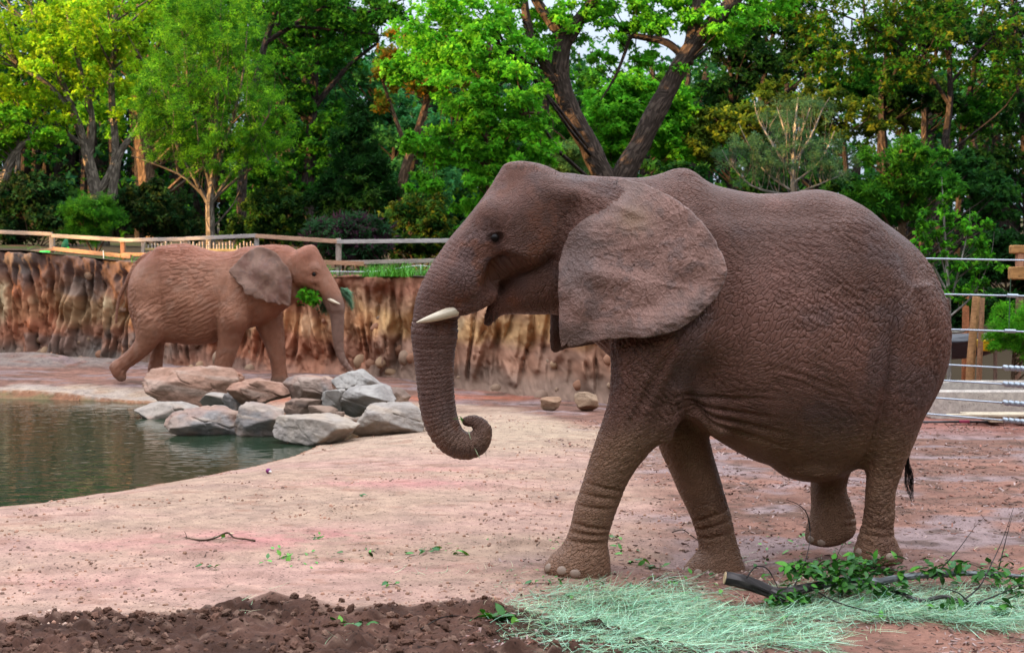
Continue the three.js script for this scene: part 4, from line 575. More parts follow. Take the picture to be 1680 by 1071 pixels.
const T_ = (px, D, ...rows) => [[px, pyOn(px, D) + 6, rows.shift()], ...rows];
// left: many stemmed tall tree, sunlit above
tree({ label: 'tall many-stemmed lime green tree at the left edge with sunlit top', D: 36, trunk: T_(165, 36, 0.24, [160, 330, 0.19], [143, 255, 0.13], [122, 190, 0.10], [95, 120, 0.075], [60, 40, 0.05], [30, -50, 0.03]),
  limbs: [[[160, 320, 0.13], [188, 262, 0.10], [182, 150, 0.085], [187, 60, 0.07], [180, -60, 0.04]], [[145, 262, 0.10], [150, 190, 0.075], [128, 100, 0.06], [110, 20, 0.045], [104, -60, 0.03]], [[182, 330, 0.14], [195, 255, 0.10], [230, 200, 0.065], [250, 120, 0.045]], [[140, 240, 0.09], [95, 215, 0.06], [50, 210, 0.035]], [[130, 205, 0.09], [80, 140, 0.06], [30, 110, 0.04]]],
  crown: [[60, 60, 130, 110], [150, 20, 150, 100], [40, 190, 90, 70], [120, 130, 120, 80], [215, 90, 60, 90], [-60, 120, 110, 160]], clumps: 230, per: 24, clumpR: 0.17, size: 0.20, cols: GREEN.lime, bark: BARK.grey, flat: 0.45, bare: 0.45, twig: 1.3 });
// round willowy tree on a single grey stem
tree({ label: 'round vase-shaped bright green tree on one slim grey trunk behind the fence', D: 33, trunk: T_(345, 33, 0.125, [345, 370, 0.105], [344, 335, 0.10], [347, 300, 0.075], [352, 240, 0.055], [356, 150, 0.035], [360, 60, 0.02], [362, -10, 0.01]),
  limbs: [[[344, 338, 0.06], [325, 305, 0.05], [290, 240, 0.035], [255, 160, 0.02]], [[345, 335, 0.06], [365, 305, 0.045], [402, 250, 0.03], [440, 190, 0.02]], [[346, 310, 0.05], [330, 250, 0.035], [310, 150, 0.025], [300, 60, 0.015]], [[347, 310, 0.05], [368, 240, 0.035], [395, 140, 0.025], [405, 50, 0.015]], [[340, 328, 0.04], [300, 290, 0.03], [250, 268, 0.02], [215, 255, 0.012]], [[352, 325, 0.04], [395, 288, 0.03], [440, 262, 0.02]]],
  crown: [[345, 130, 120, 120], [350, 30, 95, 80], [290, 210, 80, 65], [410, 220, 75, 70], [350, 250, 95, 45], [250, 150, 40, 60]], clumps: 330, per: 22, clumpR: 0.13, size: 0.155, kind: 'fine', cols: [...GREEN.spring, ...GREEN.mid], bark: BARK.grey, flat: 0.9, bare: 0.6, twig: 0.7, rise: 1.5 });
// the forked tree behind the large elephant
tree({ label: 'big forked tree with two dark leaning trunks behind the large elephant', D: 31, name: 'forked_tree', sides: 14, trunk: [[1015, 400, 0.34], [1000, 310, 0.28], [981, 270, 0.235], [957, 222, 0.225], [934, 176, 0.22], [922, 132, 0.205], [922, 90, 0.19], [928, 60, 0.19]],
  limbs: [[[1010, 320, 0.28], [1032, 270, 0.25], [1062, 213, 0.23], [1094, 152, 0.22], [1122, 100, 0.205], [1150, 58, 0.18], [1185, 20, 0.16], [1230, -30, 0.14]], [[930, 70, 0.15], [912, 45, 0.135], [885, 10, 0.11], [865, -30, 0.09]], [[930, 66, 0.17], [952, 30, 0.15], [975, 0, 0.135], [995, -40, 0.11]], [[1128, 105, 0.15], [1138, 50, 0.14], [1146, 10, 0.16], [1150, -40, 0.13]], [[1122, 92, 0.1], [1095, 70, 0.085], [1060, 62, 0.075], [1035, 60, 0.06], [1028, 80, 0.04], [1010, 125, 0.03], [985, 165, 0.015]], [[915, 140, 0.13], [892, 100, 0.12], [872, 65, 0.11], [862, 20, 0.09], [858, -30, 0.07]], [[905, 125, 0.07], [860, 100, 0.06], [790, 60, 0.05], [740, 40, 0.03]]],
  crown: [[760, 60, 120, 70, 9000, -1.5], [870, 40, 80, 60, 5000], [930, -30, 130, 30, 1800], [1080, -10, 100, 34, 3000], [1180, 40, 60, 40, 2600], [1040, 30, 70, 26, 1800], [1000, 80, 60, 30, 1200], [1085, 100, 40, 30, 800], [960, 20, 60, 36, 1800], [1010, 20, 60, 40, 1800], [1090, 40, 60, 40, 1600], [690, 110, 70, 40, 3000], [1240, 20, 90, 60, 3500, 1]], clumps: 215, per: 22, clumpR: 0.2, size: 0.19, cols: GREEN.fresh, bark: BARK.rough, twigBark: BARK.dark, flat: 0.5, bare: 0.7 });
tree({ label: 'leafy green tree hanging just behind the large elephant\'s forehead', D: 29, trunk: T_(800, 29, 0.13, [806, 330, 0.11], [800, 240, 0.09], [812, 150, 0.07], [800, 60, 0.04]), limbs: [[[803, 280, 0.05], [760, 240, 0.035], [690, 232, 0.015]], [[805, 230, 0.05], [850, 190, 0.035], [900, 185, 0.02]]],
  crown: [[800, 130, 90, 90], [760, 220, 75, 60], [850, 230, 75, 55], [720, 240, 60, 36], [820, 300, 75, 40], [700, 300, 50, 22, 1200], [760, 350, 50, 30, 900]], clumps: 200, per: 22, clumpR: 0.15, size: 0.185, cols: GREEN.fresh, bark: BARK.brown, flat: 0.55, bare: 0.6 });
tree({ label: 'tree with orange tinted leaf tips leaning over the pale green thicket', D: 34, trunk: T_(650, 34, 0.15, [660, 300, 0.12], [690, 200, 0.09], [720, 110, 0.06], [760, 50, 0.03]), limbs: [[[668, 250, 0.06], [640, 170, 0.045], [620, 110, 0.025]]], crown: [[650, 105, 48, 32], [690, 70, 60, 36], [640, 160, 36, 24], [720, 130, 60, 40]], clumps: 60, per: 22, clumpR: 0.2, size: 0.19, cols: [[0.22, 0.20, 0.012], [0.12, 0.22, 0.012], [0.30, 0.14, 0.012]], bark: BARK.brown, bare: 0.6 });
tree({ label: 'dark green conical tree behind the smaller elephant\'s head', D: 34, trunk: T_(590, 34, 0.12, [590, 300, 0.09], [588, 210, 0.04], [588, 180, 0.015]), crown: [[590, 320, 70, 62], [588, 250, 50, 60], [587, 200, 24, 34], [545, 330, 40, 40]], clumps: 170, per: 22, clumpR: 0.16, size: 0.17, kind: 'long', cols: GREEN.deep, flat: 0.8, bark: BARK.dark, bare: 0.2 });
// pale thicket in the hollow behind
tree({ label: 'pale blue-green leafy tree in the hollow right of the conical tree', D: 46, trunk: T_(640, 46, 0.16, [645, 300, 0.12], [650, 200, 0.06]), crown: [[650, 210, 80, 50], [600, 150, 70, 50], [690, 290, 70, 60], [560, 110, 60, 60], [640, 330, 70, 40]], clumps: 150, per: 22, clumpR: 0.17, size: 0.26, cols: [[0.05, 0.22, 0.06], [0.07, 0.26, 0.07], [0.035, 0.17, 0.045]], bark: BARK.dark, bare: 0.3 });
tree({ label: 'tall deep green tree between the round tree and the pale thicket', D: 43, trunk: T_(500, 43, 0.25, [505, 300, 0.2], [515, 150, 0.13], [520, 20, 0.08]), limbs: [[[512, 180, 0.1], [570, 110, 0.07], [620, 70, 0.04]]], crown: [[500, 60, 110, 80], [470, 160, 70, 80], [540, 30, 120, 50], [480, 270, 70, 70], [530, 200, 60, 60], [600, 20, 60, 40, 2000], [430, 300, 60, 60]], clumps: 260, per: 24, clumpR: 0.15, size: 0.24, cols: GREEN.mid, bark: BARK.dark, bare: 0.4 });
tree({ label: 'tall tree with sunlit yellow-green top behind the round tree', D: 45, trunk: T_(255, 45, 0.3, [235, 250, 0.25], [222, 100, 0.2], [232, 0, 0.16], [238, -60, 0.1]), limbs: [[[225, 120, 0.1], [280, 40, 0.07], [320, -20, 0.05]]], crown: [[240, 40, 120, 80], [330, 20, 110, 70], [420, 20, 80, 60], [210, 160, 80, 70], [440, 100, 60, 70]], clumps: 190, per: 24, clumpR: 0.16, size: 0.25, cols: GREEN.spring, bark: BARK.brown, bare: 0.4 });
tree({ label: 'low dark tree with a slanting double trunk at the far left edge', D: 35, trunk: T_(-30, 35, 0.18, [-6, 330, 0.15], [15, 270, 0.12], [40, 235, 0.08], [80, 225, 0.04]), limbs: [[[0, 320, 0.11], [25, 290, 0.08], [30, 235, 0.06]]], crown: [[10, 200, 70, 30], [-30, 240, 60, 40], [60, 225, 50, 22]], clumps: 60, per: 22, clumpR: 0.18, size: 0.19, cols: GREEN.spring, bark: BARK.grey, bare: 0.5 });
// shrubs along the fence
const shrub = (label, px, D, crown, o) => tree({ name: 'shrub', cat: 'shrub', label, D, trunk: [[px, pyOn(px, D) + 5, 0.035], [px + 3, pyOn(px, D) - 18, 0.025], [px + 2, crown[0][1] - crown[0][3] * 0.4, 0.008]], limbs: [[[px - 3, pyOn(px, D) + 4, 0.025], [px - 16, pyOn(px, D) - 24, 0.018], [px - crown[0][2] * 0.4, crown[0][1], 0.006]], [[px + 4, pyOn(px, D) + 4, 0.025], [px + 18, pyOn(px, D) - 26, 0.016], [px + crown[0][2] * 0.45, crown[0][1], 0.006]]], crown, clumpR: 0.2, per: 22, clumps: 60, size: 0.15, bark: BARK.brown, flat: 0.8, bare: 0.5, ...o });
shrub('bushy green shrub in front of the many-stemmed tree, above the wall', 155, 31.5, [[152, 350, 52, 30], [140, 380, 40, 16]], { cols: GREEN.mid, kind: 'fine', size: 0.13, clumps: 90 });
shrub('glossy rhododendron with purple leaves between the fence posts', 560, 29, [[570, 385, 62, 36], [600, 410, 50, 22], [530, 400, 30, 28]], { cols: [[0.02, 0.06, 0.02], [0.03, 0.085, 0.03], [0.06, 0.025, 0.04]], kind: 'long', size: 0.17, clumps: 120 });
shrub('mixed yellow-green thicket left of the large elephant\'s trunk', 690, 31, [[690, 350, 50, 36], [660, 400, 50, 26], [720, 390, 40, 34]], { cols: [[0.03, 0.10, 0.015], [0.09, 0.12, 0.012], [0.02, 0.07, 0.012]], clumps: 110, size: 0.16 });
shrub('pale rounded bush left of the forked trunk', 925, 35, [[925, 262, 36, 34], [905, 285, 30, 20], [950, 285, 30, 18]], { cols: [[0.10, 0.20, 0.05], [0.08, 0.17, 0.04]], kind: 'fine', size: 0.17, clumps: 90 });
shrub('dark undergrowth with yellow sprigs under the round tree', 430, 34, [[450, 340, 50, 40], [420, 380, 60, 24], [480, 380, 36, 26]], { cols: [[0.02, 0.065, 0.01], [0.05, 0.10, 0.01], [0.015, 0.05, 0.01]], clumps: 100, size: 0.17 });
shrub('low dark bush at the foot of the left trees', 60, 35, [[50, 330, 60, 46], [100, 360, 40, 40], [10, 380, 50, 30]], { cols: [[0.012, 0.05, 0.012], [0.02, 0.065, 0.015], [0.03, 0.05, 0.012]], clumps: 110, size: 0.19 });
shrub('dark bush between the grey trunks and the round tree', 250, 36, [[250, 340, 60, 44], [285, 375, 50, 26]], { cols: [[0.012, 0.045, 0.01], [0.02, 0.055, 0.012], [0.035, 0.05, 0.01]], clumps: 110, size: 0.19 });
shrub('green leafy bush in the gap of the forked trunk', 1000, 36, [[1005, 190, 52, 60], [990, 240, 50, 36], [1040, 150, 50, 34], [1090, 230, 50, 50], [1110, 180, 40, 40]], { cols: GREEN.fresh, clumps: 190, size: 0.2 });
// right: darker wood, slim bare stems, saplings
tree({ label: 'grey twiggy shrub with pale bare stems above the elephant\'s back', name: 'twiggy_tree', D: 30, trunk: T_(1300, 30, 0.075, [1302, 300, 0.06], [1302, 250, 0.045], [1306, 200, 0.03], [1310, 160, 0.012]),
  limbs: [[[1302, 290, 0.035], [1270, 240, 0.025], [1245, 195, 0.014], [1238, 165, 0.007]], [[1302, 270, 0.035], [1330, 225, 0.025], [1350, 180, 0.014], [1362, 160, 0.006]], [[1302, 262, 0.03], [1288, 215, 0.02], [1275, 175, 0.009]], [[1303, 240, 0.03], [1322, 200, 0.018], [1335, 160, 0.008]], [[1298, 312, 0.03], [1255, 280, 0.02], [1225, 230, 0.011], [1212, 200, 0.006]], [[1303, 300, 0.03], [1345, 265, 0.02], [1370, 215, 0.012]], [[1290, 320, 0.03], [1235, 305, 0.02], [1200, 270, 0.012], [1185, 245, 0.006]], [[1304, 318, 0.025], [1350, 300, 0.018], [1385, 285, 0.01]]],
  crown: [[1300, 190, 70, 44], [1300, 250, 90, 46], [1220, 260, 50, 44], [1370, 260, 40, 40]], clumps: 220, per: 5, clumpR: 0.12, size: 0.15, kind: 'fine', cols: GREEN.sage, bark: BARK.pale, flat: 0.9, bare: 1, twig: 0.75, rise: 1.6 });
tree({ label: 'young sapling with fresh green leaves behind the cable fence', name: 'sapling', D: 21, trunk: [[1558, 640, 0.035], [1558, 560, 0.032], [1557, 480, 0.028], [1552, 400, 0.018], [1548, 330, 0.01], [1546, 290, 0.004]], limbs: [[[1557, 500, 0.02], [1575, 440, 0.014], [1590, 370, 0.007], [1592, 340, 0.003]], [[1556, 480, 0.018], [1530, 430, 0.012], [1515, 380, 0.005]], [[1558, 520, 0.018], [1600, 480, 0.012], [1626, 420, 0.006], [1632, 380, 0.003]], [[1557, 545, 0.018], [1590, 540, 0.014], [1612, 500, 0.008], [1615, 460, 0.004]], [[1556, 470, 0.015], [1545, 420, 0.01], [1530, 360, 0.004]]],
  crown: [[1550, 315, 22, 28], [1530, 370, 38, 30], [1585, 370, 42, 30], [1550, 420, 50, 30], [1615, 420, 34, 40], [1600, 480, 28, 40], [1510, 400, 24, 30], [1560, 470, 40, 30, 600]], clumps: 105, per: 8, clumpR: 0.18, size: 0.115, cols: [...GREEN.fresh, ...GREEN.mid], bark: BARK.pale, twigBark: BARK.grey, flat: 0.5, bare: 0.7, twig: 0.8 });
tree({ label: 'feathery green tree with thin stems right of the twiggy shrub', D: 30, trunk: T_(1480, 30, 0.09, [1480, 330, 0.07], [1478, 270, 0.05], [1482, 220, 0.025]), limbs: [[[1479, 320, 0.04], [1455, 260, 0.025], [1440, 220, 0.01]], [[1480, 300, 0.04], [1505, 250, 0.025], [1520, 215, 0.01]]], crown: [[1480, 260, 76, 36], [1450, 310, 70, 36], [1520, 300, 60, 36], [1420, 350, 40, 26], [1490, 350, 60, 30]], clumps: 130, per: 20, clumpR: 0.17, size: 0.17, kind: 'long', cols: GREEN.mid, bark: BARK.brown, flat: 0.4, bare: 0.6 });
const slim = [[1205, 41, 'slim dark tree just right of the forked tree', [[1200, 320], [1203, 200], [1198, 90], [1205, -30]], [[1215, 60, 60, 50], [1190, 150, 40, 40], [1240, 110, 50, 40]], GREEN.deep], [1262, 44, 'dark tree with a leaning stem above the twiggy shrub', [[1235, 330], [1245, 200], [1262, 90], [1290, -30]], [[1290, 50, 60, 50], [1330, 90, 60, 44], [1260, 130, 50, 30]], GREEN.deep], [1432, 45, 'thin upright tree against the sky gap', [[1440, 330], [1445, 200], [1428, 80], [1412, -30]], [[1400, 140, 56, 30], [1440, 110, 40, 24]], GREEN.mid], [1448, 40, 'thin dark tree curving up right of the sky gap', [[1470, 330], [1448, 190], [1455, 100], [1475, -30]], [[1480, 60, 50, 36], [1480, 150, 50, 30]], GREEN.deep], [1486, 46, 'slender tree with yellow leaves in the right wood', [[1486, 330], [1484, 200], [1486, 80], [1490, -30]], [[1500, 120, 50, 40], [1470, 190, 50, 30]], GREEN.olive], [1518, 42, 'dark stemmed tree right of the slender yellow one', [[1515, 330], [1518, 200], [1516, 80], [1515, -30]], [[1540, 40, 60, 50], [1550, 160, 50, 30]], GREEN.deep], [1590, 43, 'leafy tree with a slanting stem near the right edge', [[1572, 330], [1580, 220], [1598, 120], [1620, -20]], [[1610, 60, 70, 50], [1580, 190, 60, 40], [1640, 150, 50, 50]], GREEN.mid], [1665, 40, 'heavy dark tree at the right edge of the wood', [[1690, 330], [1680, 200], [1668, 80], [1660, -30]], [[1660, 40, 60, 60], [1680, 200, 60, 50], [1620, 260, 70, 50], [1670, 300, 50, 40]], GREEN.deep]];
for (const [px, D, label, path, crown, cols] of slim) tree({ label, D, trunk: path.map(([x, y], i) => [x, i ? y : pyOn(x, D) + 5, [0.13, 0.10, 0.075, 0.04][i]]), limbs: [[[path[1][0], path[1][1], 0.07], [crown[0][0], crown[0][1] + 20, 0.04], [crown[0][0] + 10, crown[0][1] - 40, 0.02]]], crown, clumps: 100, per: 20, clumpR: 0.2, size: 0.21, cols, bark: BARK.dark, bare: 0.6, flat: 0.45 });
tree({ label: 'olive green bush-like tree behind the twiggy shrub', D: 36, trunk: T_(1390, 36, 0.1, [1390, 300, 0.08], [1380, 200, 0.04]), crown: [[1400, 200, 70, 40], [1230, 210, 80, 40], [1320, 160, 80, 36], [1150, 250, 60, 44], [1180, 190, 50, 40]], clumps: 140, per: 20, clumpR: 0.17, size: 0.2, cols: GREEN.olive, bark: BARK.dark, bare: 0.4 });
tree({ label: 'deep green thicket tree left of the sapling', D: 34, trunk: T_(1440, 34, 0.1, [1440, 350, 0.08], [1440, 300, 0.04]), crown: [[1430, 330, 80, 40], [1560, 280, 70, 40], [1620, 330, 70, 50], [1380, 300, 60, 30], [1250, 300, 80, 26], [1110, 285, 60, 26]], clumps: 170, per: 22, clumpR: 0.16, size: 0.2, cols: [[0.02, 0.085, 0.012], [0.03, 0.10, 0.012], [0.012, 0.055, 0.01]], bark: BARK.dark, bare: 0.3 });
tree({ label: 'tall airy tree whose leaves speckle the sky at the upper right', D: 38, trunk: T_(1540, 38, 0.14, [1545, 300, 0.11], [1560, 150, 0.08], [1550, 20, 0.05], [1545, -60, 0.02]), limbs: [[[1558, 170, 0.06], [1500, 90, 0.045], [1420, 40, 0.03], [1340, 10, 0.015]], [[1557, 140, 0.05], [1620, 70, 0.035], [1670, 20, 0.015]]], crown: [[1400, 30, 130, 50], [1560, 30, 130, 60], [1300, 10, 90, 40], [1480, 110, 110, 40], [1640, 110, 70, 50], [1380, 100, 80, 34]], clumps: 230, per: 13, clumpR: 0.2, size: 0.19, cols: [...GREEN.mid, ...GREEN.olive], bark: BARK.dark, bare: 0.6, flat: 0.5 });
tree({ label: 'overhanging dark leafy bough across the top centre left', D: 38, trunk: T_(395, 38, 0.14, [400, 250, 0.12], [430, 90, 0.09], [470, -40, 0.06]), limbs: [[[434, 70, 0.07], [540, 10, 0.055], [600, 20, 0.04], [680, -10, 0.02]], [[446, 40, 0.05], [560, 50, 0.035], [640, 60, 0.015]]], crown: [[570, 20, 90, 34], [500, 10, 70, 40], [640, 20, 60, 30], [560, 70, 70, 22, 1600], [440, 0, 60, 30]], clumps: 90, per: 20, clumpR: 0.2, size: 0.18, cols: GREEN.mid, bark: BARK.dark, bare: 0.7, flat: 0.4 });
tree({ label: 'bright green tree standing in the notch of the forked trunk far behind', D: 44, trunk: T_(1040, 44, 0.14, [1040, 250, 0.1], [1045, 150, 0.06]), crown: [[1040, 190, 80, 60], [1000, 150, 60, 44], [1090, 150, 60, 40], [960, 220, 50, 50], [1120, 230, 60, 50], [890, 200, 70, 60]], clumps: 150, per: 24, clumpR: 0.17, size: 0.24, cols: GREEN.mid, bark: BARK.dark, bare: 0.3 });
shrub('dark brush on the soil bank behind the peeled posts', 1600, 25, [[1600, 520, 60, 30], [1560, 500, 40, 40], [1660, 510, 50, 40]], { cols: GREEN.deep, clumps: 90, size: 0.17, trunk: [[1600, 600, 0.03], [1602, 560, 0.025], [1600, 520, 0.01]], limbs: [] });
shrub('dark bushes behind the timber frame at the right edge', 1650, 27, [[1650, 420, 50, 40], [1610, 440, 50, 34], [1690, 450, 50, 40], [1560, 450, 40, 30]], { cols: GREEN.deep, clumps: 130, size: 0.19, trunk: [[1650, 560, 0.04], [1652, 500, 0.03], [1650, 430, 0.01]], limbs: [] });
// the wood that closes the view, and the one on the left bank that keeps the low sun off the enclosure
function wood(label, spots, size, cols, R, per) { const o = thing('wood', label, 'wood', V(0, 0, 0)); o.userData.kind = 'stuff'; const pts = [], st = []; for (const [x, y, z, r, h] of spots) { for (let i = 0; i < per; i++) { const a = rr(0, 6.283), u = rr(-1, 1), q = Math.sqrt(1 - u * u), k = Math.pow(rnd(), 0.3); pts.push([x + r * k * q * Math.cos(a) + gauss() * 0.3, y + h * k * u + gauss() * 0.3, z + r * k * q * Math.sin(a), 0.7 + 0.5 * vn(x, y, i * 0.02)]); } const b = tube([[x, y - h - 6, z, 0.22], [x + rr(-.3, .3), y - h * 0.3, z, 0.18], [x, y + h * 0.5, z, 0.05]], 7); st.push(b); } leaves('foliage', o, pts, 'broad', size, cols); const t = mesh('stems', mergeGeometries(st), BARK.dark, o); t.userData.kind = 'stuff'; o.children[0].userData.kind = 'stuff'; return o; }
{
  const spots = [], top = [[-24, 10.5], [-12, 11], [-7.5, 11.4], [-6, 8.6], [-3.5, 9.2], [0, 9.2], [2, 8.2], [7, 8.2], [9.5, 8.8], [14, 8.0], [24, 10]];
  for (let i = 0; i < 150; i++) { const z = -rr(52, 66), x = rr(-26, 26) , hy = hillY(x, z), t = along(top, x * 50 / -z) * (-z / 50); for (let y = hy + 1.5; y < t + 0.5; y += 2.6) if (rnd() < 0.8) spots.push([x + rr(-1, 1), y + rr(-.6, .6), z + rr(-2, 2), rr(1.5, 2.6), rr(1.1, 1.7)]); }
  wood('dense far wood closing the view behind all the single trees', spots, 0.42, [...GREEN.mid, ...GREEN.blue, ...GREEN.deep], 2, 90);
  const left = []; for (let i = 0; i < 130; i++) { const z = rr(-34, 26), x = rr(-46, -36), t = z > -17 ? 15.5 : z > -21 ? 8.5 : z > -25.5 ? 8.2 : 6.6; for (let y = 2; y < t - 2; y += 3) left.push([x + rr(-1, 1), y + rr(0, 2), z + rr(-1, 1), rr(2, 3.2), rr(1.8, 2.6)]); }
  wood('tall dense wood on the bank beyond the left edge', left, 0.75, GREEN.mid, 2, 110);
  const rest = []; for (let i = 0; i < 120; i++) { const k = rnd(), x = k < 0.55 ? rr(-34, 30) : rr(22, 32), z = k < 0.55 ? rr(16, 24) : rr(-30, 16); for (let y = 2; y < 12; y += 3) rest.push([x + rr(-1, 1), y + rr(0, 2), z + rr(-1, 1), rr(2, 3.2), rr(1.8, 2.6)]); }
  wood('tall wood that rings the enclosure behind the viewer and on the right', rest, 0.9, GREEN.mid, 2, 70);
}
// ------------------------------------------------------------------ boulders
function rockGeo(s, sx, sy, sz, cols, o = {}) {
  const keep = seed; seed = s * 977 + 13; const planes = []; const nP = o.n || 15;
  for (let i = 0; i < nP; i++) { const u = rr(-0.9, 1), a = i * 2.399 + rr(-.5, .5), q = Math.sqrt(1 - u * u); planes.push([q * Math.cos(a), u, q * Math.sin(a), rr(0.72, 1.0)]); }
  planes.push([0.1 * gauss(), 1, 0.1 * gauss(), o.top || 0.8]); seed = keep;
  const g = mergeVertices((() => { const h = new THREE.IcosahedronGeometry(1, o.detail || 40); h.deleteAttribute('normal'); h.deleteAttribute('uv'); return h; })()), p = g.attributes.position, c = [];
  for (let i = 0; i < p.count; i++) {
    const d = V().fromBufferAttribute(p, i).normalize(), bx = 0.16 * (fbm(d.x * 1.6 + s, d.y * 1.6, d.z * 1.6, 2) - 0.5); let r = 9; for (const [a, b, e, h] of planes) { const k = d.x * a + d.y * b + d.z * e; if (k > 0.05) r = smin(r, h / k, 0.09); } r = Math.min(r, 1.5) * (1 + bx);
    const x = d.x * r * sx, y = d.y * r * sy, z = d.z * r * sz, crack = cell3(x * 1.3 + s, y * 2.6 + x * 0.7, z * 1.3), strat = fbm(x * 1.5 + s, y * 13 + x * 2.0 * (o.tilt || 0.6), z * 1.5, 3), f = fbm(x * 6 + s, y * 8, z * 6, 4), e = 1 + ((f - 0.5) * 0.15 + (strat - 0.5) * 0.12 + 0.035 * (fbm(x * 22, y * 26, z * 22, 2) - 0.5) - 0.08 * (1 - sst(0.0, 0.06, crack)) * sst(0.4, 0.6, f)) ;
    p.setXYZ(i, x * e, y * e, z * e);
    const m = fbm(x * 3 + s * 3, y * 3, z * 3, 4), n = fbm(x * 14, y * 18, z * 14, 3); let k = mix3(cols[0], cols[1], sst(0.36, 0.62, m)); k = mix3(k, cols[2], sst(0.52, 0.72, strat) * 0.8); k = mix3(k, [0.42, 0.20, 0.13], sst(0.56, 0.7, fbm(x * 2 + 9, y * 2, z * 2 + s, 3)) * (o.rust || 0.3)); const t = 0.68 * (0.7 + 0.6 * n); c.push(k[0] * t, k[1] * 0.95 * t, k[2] * 0.9 * t);
  }
  { const q = []; for (let i = 0; i < p.count; i++) q.push((p.getX(i) + 0.7 * p.getZ(i)) / 0.8, (p.getY(i) + 0.35 * p.getZ(i)) / 0.8); g.setAttribute('uv', new THREE.BufferAttribute(new Float32Array(q), 2)); }
  g.setAttribute('color', new THREE.BufferAttribute(new Float32Array(c), 3)); g.computeVertexNormals(); return g;
}
const rockMat = std({ vertexColors: true, roughness: 0.9, bumpMap: rep(grainBump, 1, 1), bumpScale: 0.012 });
const PINK = [[0.46, 0.28, 0.21], [0.40, 0.23, 0.165], [0.50, 0.36, 0.29]], GREY = [[0.46, 0.43, 0.40], [0.38, 0.35, 0.33], [0.54, 0.49, 0.44]], BLUE = [[0.42, 0.37, 0.335], [0.46, 0.39, 0.335], [0.50, 0.41, 0.33]], BROWN = [[0.29, 0.20, 0.155], [0.36, 0.25, 0.19], [0.25, 0.18, 0.15]], MIXED = [[0.44, 0.33, 0.275], [0.32, 0.29, 0.28], [0.52, 0.42, 0.35]];
[['big pinkish orange boulder at the back left of the rock pile', 234, 396, 608, 672, 20.3, PINK, { rust: 0.55, sz: 0.55, rot: 0.1 }], ['flat grey slab half in the water under the big pinkish boulder', 222, 335, 663, 694, 19.4, BLUE, { top: 0.75 }], ['long pale boulder at the water\'s edge, front left of the pile', 270, 402, 674, 724, 17.3, MIXED, { rust: 0.35 }], ['sandy grey boulder between the long pale one and the bluish one at the waterline', 385, 474, 668, 726, 17.1, MIXED, { rust: 0.2 }], ['bluish grey wedge-shaped boulder at the front middle of the pile', 449, 588, 686, 738, 16.3, BLUE, { tilt: 1.6, rust: 0.12 }], ['low grey boulder at the front right, next to the elephant\'s trunk', 578, 697, 668, 724, 16.7, BLUE, { rust: 0.1, top: 0.7 }], ['overhanging pink slab in the middle of the rock pile', 376, 474, 627, 668, 18.3, PINK, { rust: 0.4, tilt: 1.1 }], ['pinkish grey block beside the overhanging slab', 464, 545, 621, 666, 18.2, MIXED, { rust: 0.4 }], ['white grey topmost boulder of the pile under the small trunk tip', 543, 632, 612, 656, 18.4, GREY, { rust: 0.03, tilt: 1.4 }], ['big pale grey block on the right of the pile', 557, 647, 636, 682, 17.5, GREY, { rust: 0.04, tilt: 1.2 }], ['narrow grey block left of the pale grey one', 526, 566, 642, 679, 17.6, GREY, { rust: 0.03 }], ['dark brown stone wedged under the pinkish block', 466, 530, 658, 693, 17.7, BROWN, { rust: 0.1 }], ['small brown stone lying on the bluish wedge', 506, 552, 668, 694, 17.2, BROWN, { rust: 0.2, detail: 14 }], ['fist-sized stone beside the small brown one', 549, 564, 677, 690, 17.0, BROWN, { detail: 8 }], ['rounded blue grey stone right of the big pinkish boulder', 330, 374, 647, 674, 18.7, BLUE, { rust: 0.05, detail: 16 }], ['pale upright stone under the overhanging slab\'s left end', 362, 396, 644, 674, 18.4, MIXED, { rust: 0.1, detail: 14 }], ['brown boulder behind the right end of the pile', 628, 672, 640, 680, 18.9, BROWN, { rust: 0.2 }], ['small pink rock behind the topmost boulder', 524, 552, 620, 646, 19.4, PINK, { rust: 0.5, detail: 12 }], ['flat pink rock peeping over the overhanging slab', 392, 446, 624, 648, 19.2, PINK, { rust: 0.3, detail: 16 }]].forEach(([label, x0, x1, y0, y1, D, cols, o], i) => {
  const a = at(x0, y0, D), b = at(x1, y1, D), sx = (b.x - a.x) / 2, sy = (a.y - b.y) / 2, cx = (a.x + b.x) / 2, cy = (a.y + b.y) / 2, sz = Math.max(sy * 1.1, sx * (o.sz || 0.85));
  const g = rockGeo(i + 3, sx * 1.1, sy * 1.15, sz, cols, o); g.computeBoundingBox(); const B = g.boundingBox; g.translate(-(B.min.x + B.max.x) / 2, -(B.min.y + B.max.y) / 2, 0); g.scale(sx * 2.16 / (B.max.x - B.min.x), sy * 2.5 / (B.max.y - B.min.y), 1);
  single('boulder', g, rockMat, label, 'boulder', V(cx, cy, a.z - sz * 0.2), 'boulders piled at the pond');
});
[['left of two rounded tan boulders at the wall foot', 882, 924, 648, 671, 19.0], ['right of two rounded tan boulders at the wall foot', 938, 984, 641, 672, 18.9]].forEach(([label, x0, x1, y0, y1, D], i) => { const a = at(x0, y0, D), b = at(x1, y1, D), sx = (b.x - a.x) / 2, sy = (a.y - b.y) / 2; single('boulder', rockGeo(i + 40, sx, sy * 1.1, sx * 0.7, i < 2 ? [[0.44, 0.30, 0.20], [0.40, 0.25, 0.165], [0.46, 0.33, 0.23]] : [[0.19, 0.135, 0.11], [0.24, 0.17, 0.14], [0.16, 0.11, 0.09]], { n: i < 2 ? 26 : 16, rust: 0.1, detail: 18 }), rockMat, label, 'boulder', V((a.x + b.x) / 2, (a.y + b.y) / 2 - sy * 0.1, a.z)); });

